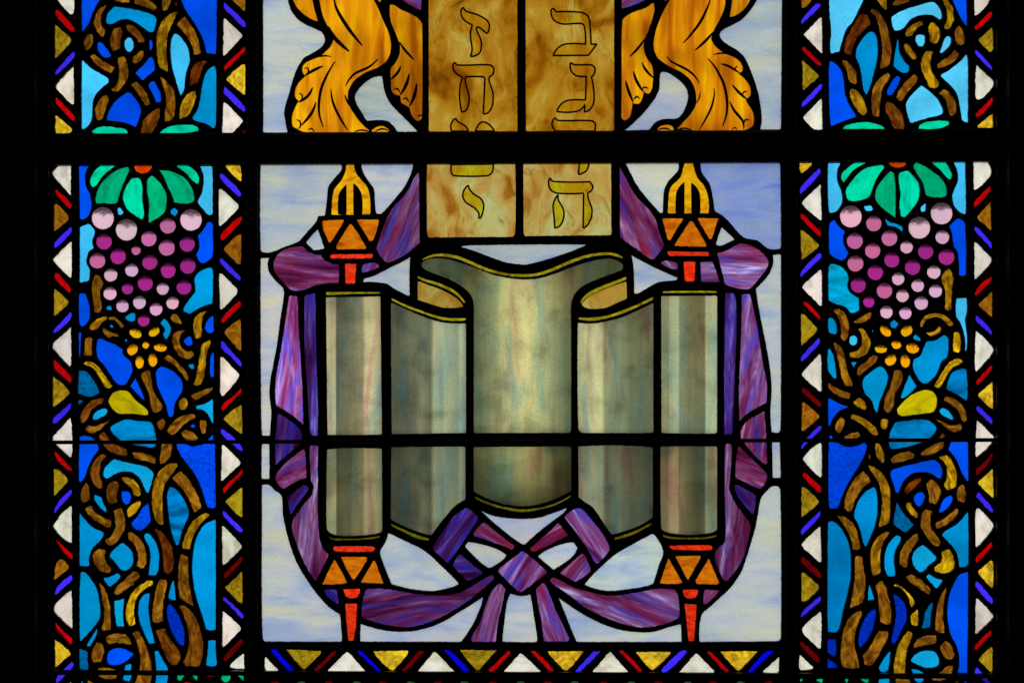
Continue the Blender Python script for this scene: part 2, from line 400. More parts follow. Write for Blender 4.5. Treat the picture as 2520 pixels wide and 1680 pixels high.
RIGHT = '''
V 1920 0
a 203,-10 310,-10 240,75 210,82 203,40
v 350,35 395,38 385,65 300,150 205,235 203,205 260,130
w 385,170 403,172 405,515 395,515 230,345 225,335
r 215,450 235,455 403,620 400,635 370,635 210,485
o 212,590 225,592 370,725 373,745 300,805 215,878
v 403,808 403,850 215,1040 208,1030 215,990 375,825
w 400,945 408,1245 318,1245 225,1145 225,1130 270,1080
w 1868,-10 2030,-10 1970,80 1885,155 1872,150
r 2038,103 2042,150 1950,250 1885,298 1872,265 1960,180
o 2045,265 2052,300 2052,490 2020,508 1915,400 1910,385
v 1890,480 1920,505 2040,640 2035,685 1960,610 1875,515
w 1888,620 1910,645 2055,785 2055,830 1960,940 1905,968 1882,940
r 2048,935 2050,985 1905,1135 1885,1130 1888,1100 2010,975
y 2050,1095 2055,1235 1900,1235 1895,1220
S 472,-10 805,-10 770,70 700,210 640,280 600,390 570,500 485,520 480,420 490,320 475,120
n 860,-10 882,15 868,-10
g 930,-10 1025,-10 1030,105 985,75
d 1230,-10 1260,-10 1240,20 1160,45 1110,60 1080,50 1110,5
S 1450,22 1490,25 1550,100 1558,180 1535,195 1460,150 1380,145 1270,180 1180,280 1105,300 1080,250 1070,170 1190,100 1330,55
g 1550,-10 1605,-10 1660,80 1675,160 1665,220 1635,275 1590,285 1578,265 1605,200 1610,130 1590,60
B 1655,-10 1795,-10 1803,248 1790,248 1735,170
k 790,130 845,160 872,240 800,300 740,370 700,460 680,540 610,505 620,440 660,330 720,220
d 880,90 925,95 990,170 1035,260 1050,340 1075,470 1065,570 1050,630 970,665 965,640 985,500 970,360 940,230 915,155 875,130
C 895,305 925,340 940,430 938,560 910,680 880,800 835,915 805,880 785,740 760,620 730,560 735,480 790,380 850,320
g 1370,205 1378,245 1320,270 1260,350 1215,355 1200,325 1240,270 1300,225
g 1465,212 1520,255 1545,330 1525,390 1495,430 1445,405 1440,340 1425,270
S 1355,335 1395,350 1395,400 1375,450 1335,450 1305,400 1310,350
S 1620,345 1650,365 1640,430 1600,480 1545,518 1535,510 1560,450 1580,385
n 1718,243 1755,275 1775,350 1778,420 1745,445 1700,415 1682,320
C 1130,370 1140,400 1150,500 1190,580 1245,640 1240,690 1205,708 1150,690 1092,645 1100,560 1120,440
g 1210,420 1240,430 1290,500 1320,555 1300,580 1265,570 1215,505 1188,450
g 1410,492 1472,498 1450,600 1460,680 1530,800 1525,830 1480,858 1440,840 1380,720 1355,630 1370,560
n 1680,480 1728,515 1700,570 1620,630 1520,660 1503,630 1560,590 1630,540
S 1795,525 1810,560 1808,1188 1750,1165 1735,1050 1710,930 1680,870 1545,740 1550,725 1630,680 1740,590
B 485,590 550,625 590,680 610,760 630,920 680,1040 730,1110 725,1135 620,1165 495,1220 485,1210 472,1000 472,630
n 600,580 640,590 700,645 730,690 740,800 720,815 665,785 640,690 595,600
g 680,860 720,865 770,910 820,1000 840,1080 815,1112 780,1105 720,1030 680,950 668,890
n 1040,703 1063,720 1050,765 990,850 965,980 960,1120 935,1135 890,1110 878,1000 895,860 950,770
B 1130,730 1163,750 1130,830 1080,910 1040,920 1028,890 1070,800
n 1300,715 1328,745 1300,810 1230,890 1190,960 1160,980 1118,945 1150,870 1230,770
d 1020,980 1060,985 1130,1040 1170,1090 1195,1170 1198,1245 1100,1245 1065,1180 1040,1110 1015,1070
S 1365,825 1450,890 1530,970 1572,1075 1555,1105 1420,1140 1260,1190 1245,1170 1210,1015 1240,950
n 1580,860 1620,880 1680,960 1698,1030 1690,1110 1640,1120 1620,1080 1605,990 1530,905
E 780,1180 880,1185 970,1210 1010,1245 600,1245 640,1210
E 1550,1165 1630,1170 1632,1200 1570,1230 1490,1245 1330,1245 1340,1210 1430,1175
V 1920 380
y 190,82 315,85 290,115 225,175 200,182 185,140
v 383,130 383,190 190,385 185,370 200,315
w 390,290 400,630 388,640 215,490 210,465 270,400
r 195,573 220,575 395,750 390,790 360,780 195,605
o 195,730 225,735 372,870 360,900 205,1020
v 398,952 400,990 200,1183 195,1170 200,1130 360,965
w 390,1108 400,1120 400,1462 385,1465 210,1285 215,1265
r 225,1415 260,1430 380,1555 380,1600 360,1575 225,1440
w 1862,62 1970,62 2025,110 2025,205 1880,345 1865,340
r 2025,303 2028,350 1875,512 1865,480 1885,440
a 2030,458 2038,745 2020,725 1900,620 1905,590
v 1878,692 1900,700 2035,850 2035,912 1865,725
w 1872,845 1890,850 2038,1000 2035,1040 1880,1205 1872,1200
r 2040,1172 2040,1210 1885,1365 1878,1330 1925,1265
a 2045,1318 2045,1570 1920,1465 1910,1445
S 460,85 582,85 550,160 550,250 590,360 597,460 550,540 490,567 470,560 460,400
E 720,85 835,80 770,110 710,150 650,220 610,272 585,240 600,180
E 995,103 1002,130 920,250 870,390 840,420 770,445 670,447 640,420 635,340 680,270 780,160 860,125
e 1060,160 1095,175 1110,280 1115,420 1112,615 1000,530 930,460 912,400 940,310
E 1225,155 1260,180 1330,270 1345,350 1330,440 1270,530 1200,605 1165,600 1150,500 1158,380 1140,230 1150,180
e 1310,78 1420,130 1520,200 1585,270 1610,370 1595,405 1500,415 1405,395 1370,270 1300,160 1282,110
E 1440,70 1590,70 1640,150 1658,200 1640,242 1610,230 1540,150
F 1040,78 1218,78 1205,110 1150,128 1100,125 1060,105
S 1665,66 1783,66 1792,560 1780,582 1700,530 1660,440 1665,370 1710,260 1710,180
S 805,500 880,490 898,530 850,548 820,540
S 1405,470 1400,550 1355,555 1355,510
C 1005,612 1060,655 1120,670 1185,705 1175,748 1110,700 1035,688
B 525,633 560,690 625,740 605,820 620,880 660,950 620,1015 580,1022 475,960 467,760 475,660
B 1710,617 1760,635 1785,670 1792,1165 1770,1172 1722,1165 1712,950 1670,880 1655,760 1625,695
s 490,1055 600,1090 660,1180 645,1260 665,1320 710,1360 758,1385 762,1495 720,1525 680,1525 630,1470 540,1440 467,1410 468,1090
g 1630,1100 1660,1140 1672,1220 1655,1320 1650,1500 1610,1505 1580,1480 1590,1300 1552,1215 1570,1150
JF 680,600,105
JF 1340,708,105
JF 1555,570,105
J2 901,667,74
J2 718,836,77
J2 1052,808,76
J1 1562,798,66
J2 890,930,74
J1 1217,895,60
J3 1401,938,73
J3 1602,990,77
J3 1075,1018,73
J2 724,1052,77
J3 1275,1088,74
J1 1480,1135,65
J3 916,1138,74
J1 1136,1200,60
J3 752,1260,73
J2 1004,1314,75
J1 1325,1264,61
J1 1496,1317,63
J1 1178,1363,61
J3 853,1422,55
J1 1358,1433,65
J1 1023,1520,61
J1 1207,1530,59
V 1920 740
JO 1015,293,62,40,42
JO 1219,290,60,47,-38
JO 1119,424,46,38,15
JO 969,465,58,37,5
JO 1275,457,62,48,15
JO 1064,570,60,47,-42
JO 1204,582,62,45,82
o 200,128 235,135 355,265 358,290 250,395 200,440
v 382,350 386,410 210,590 195,580 205,540 350,375
w 375,510 395,520 398,870 385,878 215,725 210,695 260,640
R 210,835 235,840 398,990 395,1025 370,1020 205,870
a 210,982 240,985 378,1105 370,1130 250,1235 205,1260
v 395,1200 395,1240 320,1310 210,1430 200,1410 215,1370 350,1225
w 385,1365 398,1380 400,1690 385,1705 230,1550 220,1520 270,1450
v 1885,140 1910,150 2048,290 2045,338 1880,190
w 1885,293 1930,320 2050,450 2052,490 1970,600 1885,685 1875,600
r 2040,615 2040,665 1910,810 1888,805 1895,770
y 2050,775 2055,1045 2030,1035 1915,925 1915,890
v 1900,1005 1930,1025 2050,1150 2045,1190 2015,1175 1885,1045
w 1895,1150 1930,1175 2062,1310 2040,1370 1890,1508 1880,1480
S 1700,-20 1798,-30 1803,100 1785,190 1803,330 1800,470 1785,495 1775,340 1740,220 1695,140
n 515,80 580,85 640,150 662,230 650,350 620,390 580,360 585,250 560,160 515,105
C 483,158 520,185 545,240 540,325 470,310 462,190
n 885,110 870,160 830,195 760,218 705,205 760,170 830,120
g 740,270 800,275 850,340 872,400 850,490 790,535 700,550 665,535 670,500 740,480 780,430 790,370 770,300
S 715,333 745,360 740,410 705,432 665,410 670,350
C 893,270 900,290 890,305 887,285
C 1100,182 1145,222 1115,262 1070,258 1057,215
C 1310,325 1360,372 1345,390 1285,370 1280,345
g 1350,255 1350,210 1400,145 1480,122 1560,130 1630,170 1675,235 1630,248 1590,200 1540,165 1480,160 1410,185 1380,250
g 1530,245 1553,258 1530,310 1450,340 1400,310 1480,295
C 1575,335 1610,345 1625,400 1610,540 1560,580 1510,700 1440,780 1390,795 1345,770 1280,645 1290,560 1350,530 1380,460 1410,392 1490,385
G 1670,310 1720,300 1742,360 1728,500 1665,490
C 462,460 490,475 525,580 542,750 510,740 462,665
n 515,402 580,440 620,530 650,680 698,800 695,828 630,815 590,740 565,600 530,470
C 678,592 740,592 708,640
n 895,520 940,540 920,595 850,650 760,722 740,695 750,640 820,590
C 965,632 1010,660 1040,730 1030,800 990,900 955,980 940,1080 915,1060 880,960 820,890 792,800 810,740 900,665
n 1100,668 1160,670 1188,710 1165,800 1110,890 1090,1020 1040,1080 1000,1050 1005,950 1060,820
C 1245,710 1318,825 1210,925 1158,938 1200,820
G 1700,562 1760,580 1740,605 1670,640 1610,720 1550,820 1520,840 1485,815 1560,690 1620,600
t 1780,650 1800,670 1808,940 1795,962 1700,900 1600,850 1620,770 1660,690
Y 1390,860 1470,875 1510,930 1505,1020 1480,1065 1400,1085 1270,1100 1180,1110 1135,1090 1125,1050 1160,1000 1260,910
n 465,790 530,835 680,895 670,942 580,925 500,880 465,830
g 750,937 800,960 830,1010 825,1052 760,1030 700,975
B 465,935 550,980 660,1025 600,1045 540,1090 500,1150 480,1210 465,1190
n 1590,922 1660,935 1740,985 1790,1070 1798,1150 1780,1165 1750,1150 1710,1050 1650,1000 1570,960
S 1560,1030 1620,1060 1672,1130 1665,1148 1610,1130 1540,1080 1535,1055
g 690,1092 780,1120 870,1175 930,1240 948,1290 900,1290 820,1220 740,1160 675,1130
n 590,1118 620,1145 615,1210 570,1278 540,1260 535,1190
g 1000,1133 1045,1150 1030,1220 1005,1245 970,1215 970,1150
t 1110,1170 1200,1160 1300,1145 1420,1150 1480,1185 1512,1230 1460,1310 1360,1365 1180,1415 1070,1428 1047,1380 1050,1310 1080,1220
n 1495,1135 1560,1165 1640,1200 1740,1185 1758,1230 1690,1268 1620,1240 1570,1200
n 740,1258 778,1300 740,1320 620,1328 618,1305
k 1560,1272 1595,1300 1570,1320 1530,1320
B 485,1288 512,1325 470,1325
g 920,1370 955,1375 995,1455 1000,1560 970,1552 930,1500 915,1420
k 850,1475 878,1495 865,1525 845,1518
V 1920 1060
r 215,402 240,405 398,545 390,598 370,590 220,440
o 205,540 240,545 372,670 365,700 250,800 205,835
v 385,768 388,815 210,1000 200,985 205,945 340,810
w 388,915 398,1260 380,1265 235,1135 205,1100 240,1045
R 205,1210 225,1215 390,1370 392,1415 370,1415 205,1260
R 2040,205 2045,265 1900,430 1885,425 1885,370 1940,325
y 2050,362 2060,645 2040,635 1905,505 1905,490
v 1905,588 1930,605 2050,745 2050,788 2020,770 1885,630
w 1905,740 1930,755 2055,900 2050,940 1980,1030 1890,1120 1882,1090 1882,770
r 2040,1065 2048,1110 1905,1270 1888,1260 1888,1220
y 2030,1240 2055,1260 2055,1500 2040,1515 1905,1365 1905,1350
b 468,105 540,110 610,145 680,155 770,130 810,108 835,150 810,240 740,370 640,530 590,650 555,745 475,745 465,600 465,250
B 1650,95 1812,95 1815,490 1800,480 1745,390 1700,280 1620,175
n 1400,178 1480,130 1550,95 1585,95 1565,160 1500,210 1420,235 1360,230 1355,205
n 1255,195 1298,230 1280,270 1180,290 1080,312 1062,275 1120,225
B 1450,280 1490,280 1540,320 1565,380 1550,460 1510,445 1450,405 1370,395 1280,410 1200,470 1145,595 1110,590 1090,500 1060,420 1070,380 1150,350
G 1535,250 1605,232 1660,290 1700,390 1705,470 1680,545 1610,572 1575,520 1605,450 1610,380 1590,310
n 1755,510 1785,555 1790,640 1770,700 1705,660 1710,560
g 845,335 900,345 985,410 1040,500 1060,600 1060,760 1050,890 955,925 955,880 980,750 975,600 930,470 870,370
n 795,385 845,430 872,485 800,550 740,630 690,760 660,780 620,745 620,680 640,600 710,470
C 905,540 925,570 940,680 930,850 890,980 825,1118 800,1070 770,950 745,880 712,830 720,760 760,660 830,580
k 1350,447 1365,480 1290,550 1225,608 1200,590 1210,540 1270,480
n 1445,465 1510,500 1548,590 1530,660 1500,705 1435,685 1430,590 1402,520
B 1340,590 1380,595 1395,640 1350,728 1320,720 1288,655 1305,610
B 1655,622 1663,660 1640,710 1590,765 1530,787 1528,770 1580,650
T 1125,678 1155,740 1220,830 1290,905 1210,980 1150,940 1090,895 1105,780
g 1215,690 1250,690 1330,800 1318,840 1260,800 1205,725
n 1400,755 1468,775 1450,850 1460,940 1510,1010 1550,1080 1525,1115 1470,1090 1400,1000 1355,920 1365,810
n 1700,740 1720,760 1700,820 1620,890 1525,938 1500,925 1495,885 1580,840
C 1808,775 1815,820 1815,1280 1790,1305 1725,1312 1715,1220 1690,1150 1640,1090 1555,1000 1580,970 1700,900
c 480,868 520,875 580,930 630,1010 670,1120 683,1250 680,1400 655,1540 610,1720 570,1900 540,1940 460,1935 460,890
n 545,815 620,825 700,890 740,960 770,1110 765,1145 700,1140 690,1080 650,970
g 1020,970 1060,980 990,1080 965,1200 968,1330 965,1370 900,1395 880,1350 868,1240 880,1120 930,1030
C 1120,1005 1165,1020 1160,1065 1110,1150 1098,1250 1110,1370 1100,1400 1040,1400 1005,1310 1010,1180 1040,1090
n 1320,982 1340,1040 1290,1110 1240,1200 1232,1300 1200,1320 1150,1280 1155,1180 1200,1080
S 1375,1095 1430,1140 1510,1215 1500,1240 1430,1300 1385,1350 1345,1358 1295,1310 1270,1230 1290,1160
G 1600,1132 1640,1150 1675,1220 1675,1310 1640,1355 1560,1370 1490,1350 1482,1310 1550,1270 1560,1220 1550,1170
V 1920 1280
o 205,500 245,515 370,630 372,655 260,770 205,778
v 390,728 392,775 270,880 200,935 195,915 210,880 340,760
w 385,875 398,900 393,1230 375,1230 230,1100 205,1050 240,1000
R 195,1160 220,1175 375,1320 375,1370 350,1360 195,1205
w 188,1292 320,1415 310,1430 200,1445 178,1400
v 1885,585 1920,605 2050,760 2050,805 2020,795 1878,630
w 1885,745 1910,755 2055,915 2055,935 1890,1095 1878,1085
r 2035,1050 2042,1090 1890,1250 1878,1245 1880,1200
o 2035,1210 2048,1230 2045,1470 2000,1430 1915,1345 1920,1320
v 1885,1415 1905,1420 1955,1480 2035,1570 1990,1570 1925,1510 1870,1470
S 1430,512 1490,550 1572,575 1515,655 1490,640 1405,540
n 1260,522 1310,545 1380,590 1455,675 1440,712 1350,660 1210,550 1225,530
n 720,345 790,342 800,430 820,550 815,700 790,790 720,825 665,850 690,740 718,560 718,420
C 862,610 908,760 845,772 850,680
n 970,578 1000,600 1040,720 1070,860 1065,995 1030,1002 965,975 955,850 940,730 918,620
G 1100,610 1140,620 1220,680 1270,740 1300,790 1270,840 1250,800 1230,720 1160,650 1100,635
q 1100,710 1150,745 1200,800 1222,900 1215,970 1170,1060 1110,1180 1085,1187 1070,1160 1095,1040 1115,920 1110,820 1088,720
G 1328,852 1335,940 1325,1015 1275,1005 1255,960 1258,905
T 1470,780 1472,830 1455,900 1450,1030 1360,1040 1385,960 1390,890
n 1605,640 1600,680 1575,800 1575,960 1585,1085 1530,1075 1495,1050 1495,950 1515,820 1560,700
B 1812,495 1812,900 1805,1470 1710,1465 1725,1330 1700,1210 1640,1090 1615,960 1612,830 1640,690 1720,520
q 915,850 922,900 900,1020 860,1120 780,1220 760,1210 755,1140 780,1020 850,890
n 790,865 785,910 730,1050 718,1180 740,1300 770,1415 640,1422 595,1390 580,1270 595,1120 630,1000 700,900
n 950,1060 1045,1068 1030,1150 960,1280 900,1380 855,1402 810,1380 795,1300 850,1240 910,1130
g 1230,1062 1278,1080 1265,1140 1220,1260 1205,1400 1205,1480 1150,1485 1095,1470 1095,1400 1110,1290 1150,1180
n 1500,1105 1510,1150 1490,1195 1400,1200 1330,1220 1285,1232 1300,1170 1360,1120 1430,1105
n 1590,1160 1640,1190 1682,1290 1660,1340 1600,1330 1560,1280 1540,1210
S 1430,1252 1500,1275 1535,1340 1520,1405 1410,1418 1340,1395 1255,1350 1290,1300 1350,1262
C 1062,1250 1060,1310 1045,1440 1010,1462 970,1450 950,1420 990,1340
q 458,1140 535,1145 540,1290 520,1310 455,1270
q 455,1328 520,1370 558,1418 455,1420
C 1260,1428 1330,1440 1385,1470 1385,1545 1340,1565 1295,1530 1290,1490
n 1665,1398 1665,1430 1635,1500 1560,1540 1460,1535 1435,1470 1540,1465 1600,1405
C 950,1525 1055,1525 1050,1600 950,1600
n 1112,1525 1250,1530 1260,1600 1115,1600
e 188,1525 232,1525 195,1560
e 350,1525 410,1525 408,1568 350,1545
e 620,1525 662,1525 640,1568
e 772,1525 855,1525 855,1565 820,1562
b 1770,1545 1800,1545 1800,1600 1770,1600
n 1700,1535 1725,1545 1710,1600 1660,1600
'''
